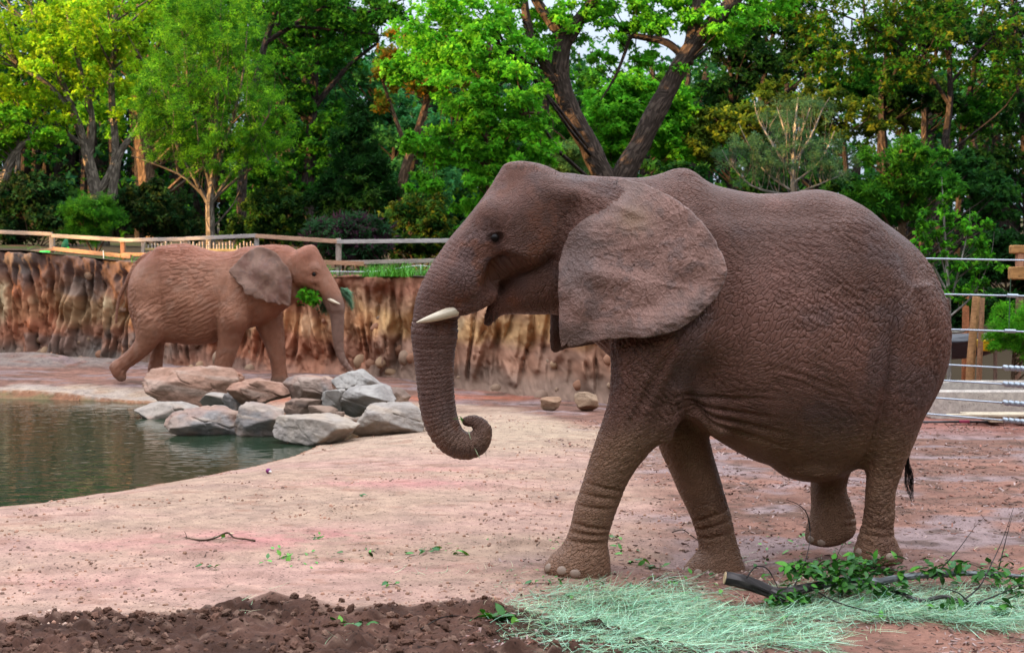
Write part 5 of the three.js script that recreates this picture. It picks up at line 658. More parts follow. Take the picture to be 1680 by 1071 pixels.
// ------------------------------------------------------------------ timber
const grain = (s) => tex(256, 128, (u, v) => { const r = tn(u, v + 0.05 * tn(u, v, 4, s), 3, s + 1) * 0.3 + tn(u * 0.5, v, 26, s + 2) * 0.5 + 0.25 * tn(u, v, 60, s + 3), kn = sst(0.9, 0.97, tn(u, v, 7, s + 5)); const g = 0.62 + 0.45 * r - 0.35 * kn; return [g, g * 0.97, g * 0.93]; }, true);
const grainA = grain(70), wood_ = (r, g, b) => std({ color: rgb(r, g, b), map: rep(grainA, 1.2, 6), roughness: 0.85 });
const WEATHERED = [wood_(0.46, 0.42, 0.42), wood_(0.42, 0.36, 0.33), wood_(0.50, 0.47, 0.48)], FRESH = [wood_(0.50, 0.29, 0.19), wood_(0.46, 0.24, 0.15), wood_(0.52, 0.33, 0.24)], PINE = wood_(0.5, 0.27, 0.11);
function plank(name, parent, a, b, w, t, mat, off = V(0, 0, 0)) { const L = a.distanceTo(b), g = board(L, w, t, Math.min(w, t) * 0.12), m = mesh(name, g, mat, parent); m.position.copy(a).add(b).multiplyScalar(0.5).sub(off); const d = b.clone().sub(a).normalize(), z = V(0, 0, 1).addScaledVector(d, -d.z).normalize(); m.quaternion.setFromRotationMatrix(new THREE.Matrix4().makeBasis(d, V().crossVectors(z, d), z)); return m; }
{
  const fD = (px) => along([[-400, 31.5], [0, 30.2], [84, 29.8], [200, 29.0], [302, 28.3], [420, 27.6], [555, 26.6], [740, 25.4], [1000, 23.6]], px), P = (px, py, dz = 0) => at(px, py, fD(px) + dz), base = V(P(200, 0).x, hillAt(200, 29), P(200, 428).z), o = thing('rail_fence', 'weathered post and rail timber fence along the top of the earth wall', 'fence', base);
  const post = (px, top, mat, w = 0.1) => { const a = P(px, top), y0 = Math.min(hillY(a.x, a.z) - 0.35, a.y - 0.6); plank('post', o, V(a.x, y0, a.z), a, w, w, mat, base); };
  post(84.5, 384, WEATHERED[1]); post(201, 391, FRESH[1], 0.09); post(555, 391, WEATHERED[1], 0.1); post(420.5, 384, WEATHERED[0], 0.08); post(305, 392, WEATHERED[1]); post(-120, 374, WEATHERED[0]); post(-260, 370, WEATHERED[0]); post(770, 391, WEATHERED[0]); post(980, 391, WEATHERED[0]);
  const rail = (name, x0, y0, x1, y1, w, mat, dz = -0.07) => plank(name, o, P(x0, y0, dz), P(x1, y1, dz), w, 0.042, mat, base);
  rail('top_rail', -300, 368, 85, 384, 0.08, WEATHERED[1]); rail('top_rail', 84, 386.5, 203, 393.5, 0.08, WEATHERED[1]); rail('top_rail', 196, 394, 304, 392, 0.075, WEATHERED[0]); rail('top_rail', 304, 391.5, 420, 386.5, 0.075, WEATHERED[0]); rail('top_rail', 419, 387, 554, 396, 0.08, FRESH[2]); rail('top_rail', 553, 396.5, 990, 392, 0.075, WEATHERED[2]); 
  rail('lower_rail', 15, 418, 86, 409, 0.07, FRESH[2]); rail('lower_rail', 86, 408, 214, 421, 0.085, FRESH[0]); rail('lower_rail', 200, 417, 262, 418, 0.07, FRESH[0], -0.02); rail('lower_rail', 520, 430, 598, 432.5, 0.085, FRESH[0], -0.11); rail('lower_rail', 560, 431, 990, 421, 0.075, WEATHERED[1]);
}
{
  const D = 31, base = V(at(330, 400, D).x, hillAt(330, D), at(330, 400, D).z), o = thing('picket_fence', 'low fence of short uneven pale sticks behind the rail fence', 'fence', base);
  for (let px = 237; px < 424; px += 5.6) { const a = at(px + rr(-1, 1), rr(395, 402), D), l = rr(-0.02, 0.02); mesh('picket', tube([[a.x - base.x, -0.25, 0, 0.022], [a.x - base.x + l, a.y - base.y, 0, 0.02]], 6), WEATHERED[Math.floor(rnd() * 3)], o); }
  plank('picket_rail', o, at(234, 408.5, D - 0.05), at(425, 411, D - 0.05), 0.05, 0.03, wood_(0.5, 0.40, 0.2), base); plank('picket_rail', o, at(234, 398, D - 0.06), V(at(234, 398, D).x, base.y - 0.2, base.z + 0.06), 0.07, 0.06, WEATHERED[1], base);
}
{ // thin electric wire on white pegs along the wall edge
  const D = 25.0, P = (px, py, d = D) => at(px, py, d), base = P(648, 450), o = thing('wire_line', 'thin white wire strung on short white pegs along the grassy wall edge', 'wire fence', base), white = std({ color: rgb(0.75, 0.76, 0.78), roughness: 0.5 });
  for (const [x, y0, y1] of [[604, 442, 459], [690, 434, 451], [168.5, 411, 425]]) { const d = x < 300 ? 28.6 : D, a = P(x, y0, d).sub(base), b = P(x + 1, y1 + 3, d).sub(base); mesh('peg', tube([[b.x, b.y, b.z, 0.011], [a.x, a.y, a.z, 0.009]], 6), white, o); }
  const w = curve([[540, 445], [604, 445.5], [635, 443], [665, 438], [690, 435.5], [715, 438], [780, 440]].map(([x, y]) => [...P(x, y).sub(base).toArray(), 0.005]), 30); mesh('wire', tube(w, 5), white, o);
}
{ // bits of green garden gear by the left post
  const a = at(72, 414, 29.4), lime = std({ color: rgb(0.02, 0.55, 0.05), roughness: 0.5 }); const s = rockGeo(77, 0.11, 0.045, 0.08, [[0.02, 0.6, 0.05], [0.02, 0.5, 0.04], [0.02, 0.6, 0.06]], { detail: 8, rust: 0 }); single('plastic_bag', s, std({ color: rgb(0.02, 0.6, 0.05), roughness: 0.45 }), 'bright green crumpled plastic bag at the foot of a fence post', 'plastic bag', a);
  const o = thing('garden_sack', 'dark green folded sack leaning on the lower rail near the left post', 'sack', at(108, 418, 30.1)), P = (px, py) => at(px, py, 30.1).sub(o.position); const A = [P(100, 420), P(106, 402), P(108, 392)], w = [0.05, 0.075, 0.03]; const g = tube(curve(A.map((p, i) => [p.x, p.y, p.z, w[i]]), 10), 10); g.scale(1, 1, 0.5); mesh('sack_body', g, std({ color: rgb(0.02, 0.16, 0.06), roughness: 0.7 }), o); const q = P(112.5, 408); const t = mesh('sack_tag', new THREE.SphereGeometry(0.03, 10, 8), lime, o); t.position.set(q.x, q.y, 0.06); t.scale.set(1, 1.4, 0.4);
}
// ------------------------------------------------------------------ right edge: cables, trough, posts
{
  const D = 16.6, P = (px, py, d = D) => at(px, py, d), base = V(P(1690, 690).x, 0, P(1690, 690).z), o = thing('cable_fence', 'silver steel cable fence behind the large elephant\'s rump', 'fence', base), steel = std({ color: rgb(0.32, 0.35, 0.39), roughness: 0.42, metalness: 0.7 });
  const ys = [[424, 427], [482, 485.5], [539, 544], [596, 605], [622, 632], [651, 663], [678, 692]], ends = [];
  ys.forEach(([a, b], i) => { const p = P(1420, a - (b - a) * 0.55).sub(base), q = P(1860, b + (b - a) * 1.1).sub(base); mesh('cable', tube([[p.x, p.y, p.z, 0.0105], [q.x, q.y, q.z, 0.0105]], 8), steel, o); ends.push(b); });
  [3, 4, 5, 6].forEach((i) => { for (let k = 0; k < 4; k++) { const px = 1652 + k * 9.5, py = lerp(ys[i][0], ys[i][1], (px - 1520) / 160), p = P(px, py, D - 0.02).sub(base), m = mesh('cable_clamp', new THREE.LatheGeometry([[0.001, -0.05], [0.02, -0.04], [0.034, -0.008], [0.034, 0.008], [0.02, 0.04], [0.001, 0.05]].map(([x, y]) => new THREE.Vector2(x, y)), 10), steel, o); m.position.copy(p); m.rotation.z = Math.PI / 2 - 0.5; } });
  [[1662, 485], [1658, 543]].forEach(([px, py]) => { const p = P(px, py, D - 0.01).sub(base), m = mesh('cable_sleeve', new THREE.CylinderGeometry(0.022, 0.022, 0.13, 12), steel, o); m.position.copy(p); m.rotation.z = Math.PI / 2 - 0.03; });
  for (const px of [1850]) { const a = P(px, 400).sub(base); mesh('fence_post', tube([[a.x, -0.3, a.z, 0.09], [a.x, a.y, a.z, 0.09]], 14), steel, o); }
}
{
  const D = 18, a = at(1529, 690, D), y0 = -0.02, H = at(1530, 640, D).y - y0, o = thing('trough', 'low pale concrete trough on the red soil behind the cable fence', 'trough', V(a.x, y0, a.z)), c1 = std({ color: rgb(0.74, 0.64, 0.56), map: rep(grainMap, 1, 1), roughness: 0.9 });
  const L = 3.6, Wd = 1.7, t = 0.13, wall = (x, z, l, d) => { const g = board(l, H, d, 0.025), m = mesh('trough_wall', g, c1, o); m.position.set(x, H / 2, z); return m; };
  wall(L / 2, 0, L, t); wall(L / 2, -Wd, L, t); wall(t / 2, -Wd / 2, t, Wd - t - 0.004); const f = mesh('trough_floor', board(L - 0.3, 0.08, Wd - 0.2, 0.01), std({ color: rgb(0.16, 0.13, 0.12) }), o); f.position.set(L / 2, 0.08, -Wd / 2);
  const p = thing('pallet', 'pale boards lying in front of the concrete trough', 'pallet', V(a.x + 0.35, 0.0, a.z + 0.5)); const w1 = wood_(0.62, 0.54, 0.42);
  for (let k = 0; k < 3; k++) { const m = mesh('board', board(3.2, 0.03, 0.11, 0.004), w1, p); m.position.set(1.5 - (k ? 0 : 0.3), 0.115 - k * 0.008, 0.30 - k * 0.2); } for (let k = 0; k < 9; k++) { const m = mesh('block', board(0.17, 0.06, 0.5, 0.005), w1, p); m.position.set(0.2 + k * 0.36, 0.06, 0.08); }
  const hose = thing('hose', 'black and pink hose along the ground by the boards', 'hose', V(a.x - 0.6, 0.03, a.z + 0.75)); mesh('hose_body', tube(curve([[0, 0, 0, 0.014], [0.4, 0, 0.02, 0.014], [0.8, 0, -0.01, 0.014], [1.5, 0, 0.05, 0.014]], 20), 8), std({ color: rgb(0.02, 0.02, 0.025), roughness: 0.5 }), hose); mesh('hose_band', tube([[0.72, 0.002, 0, 0.018], [0.84, 0.002, 0, 0.018]], 8), std({ color: rgb(0.6, 0.1, 0.2) }), hose);
}
[['leaning peeled pine post behind the trough', 1590, 640, 1601, 486, 20.3, 0.062, [0.42, 0.23, 0.11]], ['darker peeled post right beside the leaning one', 1606, 640, 1611, 488, 20.8, 0.04, [0.36, 0.20, 0.12]], ['short orange post top behind the sapling', 1585, 600, 1584, 472, 23.5, 0.06, [0.42, 0.17, 0.08]], ['weathered brown post under the green bush', 1668, 640, 1672, 488, 21.2, 0.062, [0.24, 0.15, 0.11]], ['thin dark stake right of the yellow tub', 1634, 620, 1633, 540, 22.5, 0.03, [0.15, 0.10, 0.08]]].forEach(([label, x0, y0, x1, y1, D, r, c]) => { const a = at(x0, y0, D), b = at(x1, y1, D); single('wooden_post', tube(curve([[0, -0.3, 0, r * 1.05], [(b.x - a.x) * 0.3, (b.y - a.y) * 0.3, 0, r], [(b.x - a.x) * 0.7, (b.y - a.y) * 0.7, 0, r * 0.94], [b.x - a.x, b.y - a.y, 0, r * 0.88]], 10), 12), std({ color: rgb(...c), map: rep(grainA, 2, 2), roughness: 0.8 }), label, 'post', a, 'posts behind the trough'); });
{
  const D = 18.6, P = (px, py, d = D) => at(px, py, d), base = V(P(1700, 500).x, 0, P(1700, 500).z), o = thing('timber_frame', 'orange pine beams of a timber frame at the right edge', 'timber frame', base);
  plank('beam', o, P(1659, 409), P(1800, 409), 0.11, 0.14, PINE, base); plank('beam', o, P(1657, 448), P(1800, 448), 0.17, 0.14, PINE, base); plank('upright', o, P(1674, 439), P(1674, 415.2), 0.09, 0.1, FRESH[1], base); const z = P(1740, 500); plank('upright', o, V(z.x, -0.3, z.z - 0.16), P(1740, 380, D + 0.16), 0.14, 0.14, PINE, base);
  const c = P(1659, 457, D - 0.09).sub(base), d = P(1656, 545, D - 0.09).sub(base); mesh('cord', tube([[c.x, c.y, c.z, 0.006], [d.x, d.y, d.z, 0.006]], 5), std({ color: rgb(0.06, 0.10, 0.06) }), o);
  const y = thing('tub', 'yellow plastic tub on the dark bank behind the posts', 'tub', at(1619, 575, 22.6)); const g = new THREE.LatheGeometry([[0.001, 0], [0.13, 0], [0.16, 0.15], [0.175, 0.155], [0.175, 0.18], [0.15, 0.18], [0.12, 0.02], [0.001, 0.02]].map(([a, b]) => new THREE.Vector2(a, b)), 24); mesh('tub_body', g, std({ color: rgb(0.75, 0.5, 0.01), roughness: 0.5 }), y);
  const t = single('tarpaulin', rockGeo(91, 0.75, 0.22, 0.3, [[0.02, 0.022, 0.03], [0.03, 0.03, 0.04], [0.05, 0.055, 0.07]], { detail: 18, rust: 0 }), std({ vertexColors: true, roughness: 0.5 }), 'black tarpaulin heap on the bank behind the posts', 'tarpaulin', at(1580, 565, 22.9));
  shrub('round feathery bush hanging over the cables at the right edge', 1660, 20, [[1668, 535, 42, 36], [1640, 560, 24, 24], [1690, 560, 40, 30]], { cols: GREEN.fresh, kind: 'fine', size: 0.11, clumps: 70, trunk: [[1662, 640, 0.03], [1664, 590, 0.025], [1668, 540, 0.01]], limbs: [] });
}
// grass tufts on the wall edge
function blades(n, where, len, wid, cols, lie) { // real curved blades, merged
  const pos = [], idx = [], col = []; for (let i = 0; i < n; i++) { const q = where(); if (!q) continue; const [x, y, z, sc = 1] = q, a = rr(0, 6.283), L = len * rr(0.55, 1.35) * sc, el = lie ? rr(-0.05, 0.42) * rr(0.2, 1) : rr(0.7, 1.5), bend = lie ? rr(-0.8, 0.5) : rr(-1.4, -0.2), c = cols[Math.floor(rnd() * cols.length)], t = lie ? rr(0.5, 1.3) : rr(0.75, 1.2), side = rr(-0.6, 0.6), w = wid * rr(0.7, 1.3), o = pos.length / 3; let px = x, py = y, pz = z, A = a, E = el; for (let k = 0; k < 5; k++) { const s = Math.sin(A), cc = Math.cos(A), f = w * (1 - Math.pow(k / 4, 2) * 0.85); pos.push(px - s * f, py, pz + cc * f, px + s * f, py + w * 0.5, pz - cc * f); for (let j = 0; j < 2; j++) col.push(c[0] * t, c[1] * t, c[2] * t); px += cc * Math.cos(E) * L / 4; pz += s * Math.cos(E) * L / 4; py = lie ? Math.max(y - 0.004, py + Math.sin(E) * L / 4) : py + Math.sin(E) * L / 4; E += bend / 4; A += side / 4; if (k) idx.push(o + k * 2 - 2, o + k * 2 - 1, o + k * 2, o + k * 2, o + k * 2 - 1, o + k * 2 + 1); } } return geoOf(pos, idx, col);
}
const bladeMat = new THREE.MeshPhysicalMaterial({ vertexColors: true, roughness: 0.6, transmission: 0.25, thickness: 0, specularIntensity: 0.4 });
{ const g = blades(2600, () => { const px = rnd() < 0.7 ? rr(585, 780) : rr(40, 600), D = along([[0, 29.1], [200, 26.9], [560, 24.5], [690, 23.6], [800, 22.7]], px) + rr(0.1, 1.6) + (px < 585 ? 0.5 : 0), p = at(px, 450, D); if (fbm(px * 0.02, D, 3, 2) < (px < 585 ? 0.52 : 0.42)) return null; return [p.x, hillY(p.x, p.z) - 0.02, p.z]; }, 0.24, 0.006, [[0.07, 0.30, 0.01], [0.10, 0.36, 0.015], [0.05, 0.2, 0.01]], false); const m = single('grass', g, bladeMat, 'bright green grass growing along the top of the earth wall', 'grass'); m.userData.kind = 'stuff'; }
// ------------------------------------------------------------------ on the ground
const hayDens = (x, z) => { const n = fbm(x * 1.6, 41, z * 2.6, 3); const A = 0.95 * Math.exp(-(((x - 0.78) / 0.62) ** 2 + ((z + 7.2) / 0.75) ** 2) * 1.0), B = Math.exp(-(((x - 2.15) / 0.95) ** 2 + ((z + 7.0) / 0.85) ** 2)), C = 0.55 * Math.exp(-(((x - 1.4) / 1.1) ** 2 + ((z + 6.7) / 0.4) ** 2)); return Math.max(A, B, C) * sst(0.44, 0.57, n + 0.06) ; };
{
  const put = (n, lim) => () => { for (let k = 0; k < 30; k++) { const x = rr(-0.7, 3.6), z = -rr(6.3, 8.6), d = hayDens(x, z); if (d > lim && rnd() < d * 1.2) return [x, groundY(x, z) + 0.004 + rr(0, 0.05) * d, z]; } return null; };
  const m = single('hay', blades(13500, put(0, 0.10), 0.16, 0.0015, [[0.30, 0.55, 0.36], [0.42, 0.65, 0.46], [0.20, 0.42, 0.25], [0.46, 0.63, 0.40], [0.12, 0.29, 0.13], [0.34, 0.40, 0.22]], true), bladeMat, 'pale mint green hay strewn over the soil in the right foreground', 'hay'); m.userData.kind = 'stuff';
  const s = single('hay', blades(1500, () => { const x = rr(-1.5, 3.4), z = -rr(6.6, 9.4); return fbm(x * 1.2, 3, z * 2, 3) + 0.25 * hayDens(x, z) > 0.56 ? [x, groundY(x, z) + 0.004, z] : null; }, 0.11, 0.0014, [[0.40, 0.48, 0.28], [0.28, 0.44, 0.24], [0.45, 0.40, 0.24]], true), bladeMat, 'loose dry straws scattered thinly round the hay and the elephant\'s feet', 'straw'); s.userData.kind = 'stuff';
}
const leafGeo = [0, 1, 2].map((k) => { const pos = [], idx = [], n = 5; for (let i = 0; i <= n; i++) { const t = i / n, w = Math.sin(Math.pow(t, 0.8) * Math.PI) * 0.22 * (1 + 0.1 * k) + 0.004, y = 0.12 * Math.sin(t * 2.6 + k) - 0.1 * t * t; pos.push(t, y + 0.06, w, t, y, 0, t, y + 0.06 - 0.05 * k, -w); if (i) { const o = i * 3; idx.push(o - 3, o, o - 2, o - 2, o, o + 1, o - 2, o + 1, o - 1, o - 1, o + 1, o + 2); } } return geoOf(pos, idx.flatMap((v, i, a) => i % 3 ? [] : [a[i], a[i + 2], a[i + 1]])); });
const LEAF = [[0.05, 0.20, 0.012], [0.08, 0.27, 0.015], [0.03, 0.13, 0.012], [0.11, 0.30, 0.02], [0.05, 0.17, 0.05]].map((c) => new THREE.MeshPhysicalMaterial({ color: rgb(...c), roughness: 0.5, transmission: 0.25, thickness: 0, specularIntensity: 0.5 }));
function leaf(parent, x, y, z, size, mat) { const m = mesh('leaf', leafGeo[Math.floor(rnd() * 3)], mat || LEAF[Math.floor(rnd() * 5)], parent); m.position.set(x, y, z); m.rotation.set(rr(-.7, .7), rr(0, 6.28), rr(-.5, .6)); m.scale.setScalar(size * rr(0.7, 1.25)); return m; }
const onG = (px, py) => { let y = 0, p; for (let k = 0; k < 4; k++) { p = onLevel(px, py, y); y = groundY(p.x, p.z); } p.y = y; return p; };
[['dark green leaf sprig lying on the pale shore in front of the pond', 470, 917, 7, 0.055, 0.05], ['long sprig of green leaves on the dark mud', 578, 1028, 10, 0.075, 0.10], ['biggest bunch of broad green leaves, between mud and hay', 815, 1020, 20, 0.085, 0.11], ['single folded green leaf pair left of the fore foot', 757, 911, 4, 0.06, 0.03], ['row of small green leaf bits beside the folded leaves', 712, 906, 8, 0.045, 0.09], ['tiny bright sprig on the shore near the twig', 520, 884, 5, 0.04, 0.04], ['green leaf bunch behind the near fore foot', 1006, 887, 8, 0.05, 0.05], ['yellow-green sprig right of the near fore foot', 1044, 926, 7, 0.05, 0.06], ['small bright sprig in the middle of the foreground', 645, 962, 5, 0.045, 0.035], ['pale little leaf bits nearest the mud ridge', 345, 933, 4, 0.045, 0.06], ['green sprig at the tip of the lone twig', 352, 888, 3, 0.07, 0.05], ['leaf sprig in the left part of the hay', 900, 960, 9, 0.05, 0.10], ['sprig of fresh leaves between the two fore feet', 1075, 935, 9, 0.05, 0.08], ['single dark leaf on the shore below the curled trunk', 593, 814, 2, 0.05, 0.02], ['small sprig on the bare soil behind the branch', 1000, 905, 6, 0.04, 0.08]].forEach(([label, px, py, n, size, sp]) => { const p = onG(px, py), o = thing('leaf_sprig', label, 'leaf sprig', p, 'green sprigs dropped on the ground'); mesh('twig', tube(curve([[-sp, 0.006, rr(-.02, .02), 0.002], [0, 0.014, 0, 0.002], [sp, 0.008, rr(-.02, .02), 0.001]], 6), 5), BARK.brown, o); for (let i = 0; i < n; i++) leaf(o, rr(-sp, sp), rr(0.008, 0.03), gauss() * sp * 0.5, size); });
{ const p = onG(360, 886), o = thing('twig', 'crooked brown twig lying on the pale shore', 'twig', p), q = (px, py, h, r) => { const a = onG(px, py); return [a.x - p.x, a.y - p.y + h, a.z - p.z, r]; }; mesh('stem', tube(curve([q(303, 884, 0.01, 0.004), q(330, 888, 0.008, 0.006), q(352, 886, 0.015, 0.006), q(372, 881, 0.03, 0.007), q(384, 887, 0.02, 0.006), q(400, 887, 0.012, 0.006), q(418, 889, 0.008, 0.007)], 26), 7), BARK.brown, o); mesh('side_shoot', tube(curve([q(306, 885, 0.01, 0.003), q(304, 880, 0.02, 0.002), q(301, 878, 0.03, 0.001)], 5), 5), BARK.brown, o); const c = q(384, 881, 0.02, 0); leaf(o, c[0], c[1], c[2], 0.05, std({ color: rgb(0.5, 0.36, 0.22) })); }
{ const p = onG(440, 777), o = thing('onion_piece', 'small purple and white piece of food on the shore near the water', 'food scrap', p); const a = mesh('skin', new THREE.SphereGeometry(0.026, 14, 10), std({ color: rgb(0.16, 0.015, 0.10), roughness: 0.4 }), o); a.position.set(0, 0.026, 0); a.scale.set(1, 0.95, 0.9); const b = mesh('flesh', new THREE.SphereGeometry(0.014, 12, 8), std({ color: rgb(0.7, 0.6, 0.55), roughness: 0.5 }), o); b.position.set(0.02, 0.02, 0.02); }
{ // the cut branch
  const p = onG(1270, 975), o = thing('fallen_branch', 'freshly cut leafy tree branch lying on the hay with pale sawn end', 'branch', p), q = (px, py, D, r) => { const a = at(px, py, D); return [a.x - p.x, a.y - p.y, a.z - p.z, r]; };
  const barkB = std({ color: rgb(0.085, 0.075, 0.075), map: rep(barkTex, 1, 2), bumpMap: barkBump, bumpScale: 0.008, roughness: 0.85 }), lich = std({ color: rgb(0.22, 0.24, 0.25), map: rep(barkTex, 1, 3), roughness: 0.9 });
  const main = curve([q(1190, 948, 7.75, 0.036), q(1215, 953, 7.75, 0.037), q(1245, 963, 7.74, 0.036), q(1272, 973, 7.72, 0.034), q(1290, 973, 7.74, 0.03), q(1315, 966, 7.8, 0.027), q(1348, 960, 7.88, 0.024)], 34); main.forEach((v, i) => { v[3] *= 1 + 0.16 * (vn(i * 0.7, 3, 1) - 0.5); }); mesh('limb', tube(main, 14), barkB, o);
  const two = curve([q(1344, 961, 7.87, 0.023), q(1392, 950, 7.98, 0.022), q(1440, 954, 8.02, 0.022), q(1480, 947, 8.08, 0.02), q(1540, 942, 8.15, 0.018), q(1605, 941, 8.2, 0.014), q(1700, 947, 8.2, 0.010)], 40); two.forEach((v, i) => { v[3] *= 1 + 0.25 * (vn(i * 0.9, 5, 1) - 0.5); }); mesh('limb', tube(two, 12), lich, o);
  mesh('limb', tube(curve([q(1420, 954, 8.0, 0.014), q(1470, 970, 7.85, 0.012), q(1509, 985, 7.7, 0.011), q(1530, 982, 7.68, 0.012), q(1553, 979, 7.66, 0.011), q(1582, 989, 7.6, 0.010), q(1630, 990, 7.6, 0.008), q(1690, 998, 7.55, 0.006)], 36), 9), barkB, o);
  mesh('stub', tube(curve([q(1268, 972, 7.7, 0.022), q(1282, 979, 7.62, 0.02), q(1285, 982, 7.58, 0.019)], 5), 12), barkB, o);
  const e = main[0], n = main[1], d = V(e[0] - n[0], e[1] - n[1], e[2] - n[2]).normalize(), cut = mesh('cut_end', new THREE.CylinderGeometry(0.0335, 0.035, 0.004, 22), std({ color: rgb(0.62, 0.46, 0.30), map: tex(64, 64, (u, v) => { const r = Math.hypot(u - .5, v - .5); return [0.86 + 0.1 * Math.sin(r * 60), 0.84 + 0.1 * Math.sin(r * 60), 0.8]; }, true), roughness: 0.8 }), o); cut.position.set(e[0], e[1], e[2]).addScaledVector(d, 0.002); cut.quaternion.setFromUnitVectors(V(0, 1, 0), d);
  const tw = [[[1225, 948, 7.7, 0.005], [1240, 930, 7.66, 0.004], [1258, 932, 7.62, 0.004], [1270, 950, 7.62, 0.003], [1277, 965, 7.62, 0.002]], [[1580, 985, 7.6, 0.006], [1608, 962, 7.7, 0.004], [1630, 920, 7.8, 0.003], [1648, 880, 7.9, 0.002], [1664, 832, 8, 0.0012]], [[1530, 948, 8.1, 0.005], [1570, 905, 8.2, 0.003], [1602, 862, 8.3, 0.0015], [1615, 850, 8.3, 0.001]], [[1600, 990, 7.55, 0.006], [1640, 975, 7.6, 0.004], [1668, 962, 7.62, 0.003], [1690, 955, 7.62, 0.002]], [[1590, 988, 7.55, 0.005], [1572, 972, 7.5, 0.004], [1545, 965, 7.5, 0.002]], [[1640, 992, 7.55, 0.005], [1655, 1005, 7.45, 0.003], [1645, 1030, 7.4, 0.002]], [[1330, 964, 7.8, 0.005], [1380, 990, 7.5, 0.004], [1450, 1008, 7.35, 0.002]], [[1300, 968, 7.75, 0.005], [1322, 920, 7.9, 0.003], [1330, 870, 8.0, 0.0015], [1315, 835, 8.05, 0.001], [1290, 823, 8.05, 0.0008]], [[1360, 955, 7.9, 0.004], [1375, 910, 8, 0.002], [1385, 890, 8, 0.001]], [[1640, 930, 8.1, 0.004], [1655, 870, 8.2, 0.002], [1662, 845, 8.2, 0.001]]];
  const tips = []; for (const t of tw) { const c = curve(t.map((r) => q(...r)), 14); mesh('twig', tube(c, 5), barkB, o); tips.push(c); }
  const spots = [[1300, 985, 26, 20, 26, 7.66], [1340, 945, 30, 20, 34, 7.8], [1390, 938, 34, 22, 44, 7.9], [1400, 960, 40, 20, 34, 7.85], [1455, 975, 30, 14, 26, 7.8], [1500, 940, 50, 12, 22, 8.1], [1560, 935, 30, 10, 12, 8.15], [1620, 940, 36, 16, 20, 8.1], [1665, 965, 16, 22, 14, 7.8], [1560, 1000, 30, 10, 12, 7.45], [1645, 1010, 12, 22, 8, 7.4], [1310, 935, 30, 10, 14, 7.9], [1430, 925, 40, 8, 14, 8.1], [1275, 990, 16, 12, 12, 7.6]];
  for (const [x, y, rx, ry, k, D] of spots) for (let i = 0; i < k; i++) { const c = q(x + gauss() * rx, y + gauss() * ry, D + gauss() * 0.05, 0), gy = groundY(c[0] + p.x, c[2] + p.z) - p.y; leaf(o, c[0], Math.max(gy + 0.012, c[1]), c[2], 0.062, LEAF[[0, 2, 2, 1, 4, 2][Math.floor(rnd() * 6)]]); }
  { const n = 420, im = new THREE.InstancedMesh(leafGeo[0], new THREE.MeshPhysicalMaterial({ color: 0xffffff, roughness: 0.6, transmission: 0.2, thickness: 0, specularIntensity: 0.4 }), n), cc = new THREE.Color(); for (let i = 0; i < n; i++) { const s = spots[Math.floor(rnd() * spots.length)], c = q(s[0] + gauss() * s[2] * 1.25, s[1] + gauss() * s[3] * 1.1, s[5] + gauss() * 0.08, 0), gy = groundY(c[0] + p.x, c[2] + p.z) - p.y, z = 0.055 * rr(0.6, 1.3); QT.setFromEuler(EU.set(rr(-.9, .9), rr(0, 6.28), rr(-.7, .7))); im.setMatrixAt(i, M4.compose(V(c[0], Math.max(gy + 0.01, c[1]), c[2]), QT, SC.set(z, z, z))); const e = [[0.03, 0.12, 0.012], [0.05, 0.19, 0.014], [0.02, 0.08, 0.012]][i % 3], t = rr(0.7, 1.3); im.setColorAt(i, cc.setRGB(e[0] * t, e[1] * t, e[2] * t)); } im.name = 'small_leaves'; im.castShadow = im.receiveShadow = true; im.userData.kind = 'stuff'; o.add(im); }
}
[['thin bent bare twig beside the lifted hind foot', [[1330, 875], [1325, 850], [1312, 830], [1290, 822]], 8.6], ['dark forked stick lying in the hay', [[1130, 1045], [1145, 1035], [1160, 1030], [1185, 1038]], 0], ['dry curved twig in front of the far fore foot', [[1103, 876], [1120, 874], [1135, 880], [1146, 890]], 0], ['slim dark stick on the mud left of the big leaf bunch', [[690, 1040], [720, 1022], [745, 1010], [775, 1006]], 0]].forEach(([label, pts, D], i) => { const p = onG(...pts[0]), o = thing('twig', label, 'twig', p); mesh('stem', tube(curve(pts.map(([x, y], k) => { const a = D ? at(x, y, D) : onG(x, y); return [a.x - p.x, a.y - p.y + 0.012 + 0.01 * Math.sin(k * 2), a.z - p.z, 0.0045 - k * 0.0008]; }), 16), 6), BARK.dark, o); if (i === 1) { const b = onG(1152, 1032), c = onG(1146, 1052); mesh('side_shoot', tube([[b.x - p.x, b.y - p.y + 0.012, b.z - p.z, 0.004], [c.x - p.x, c.y - p.y + 0.02, c.z - p.z, 0.003]], 6), BARK.dark, o); } });
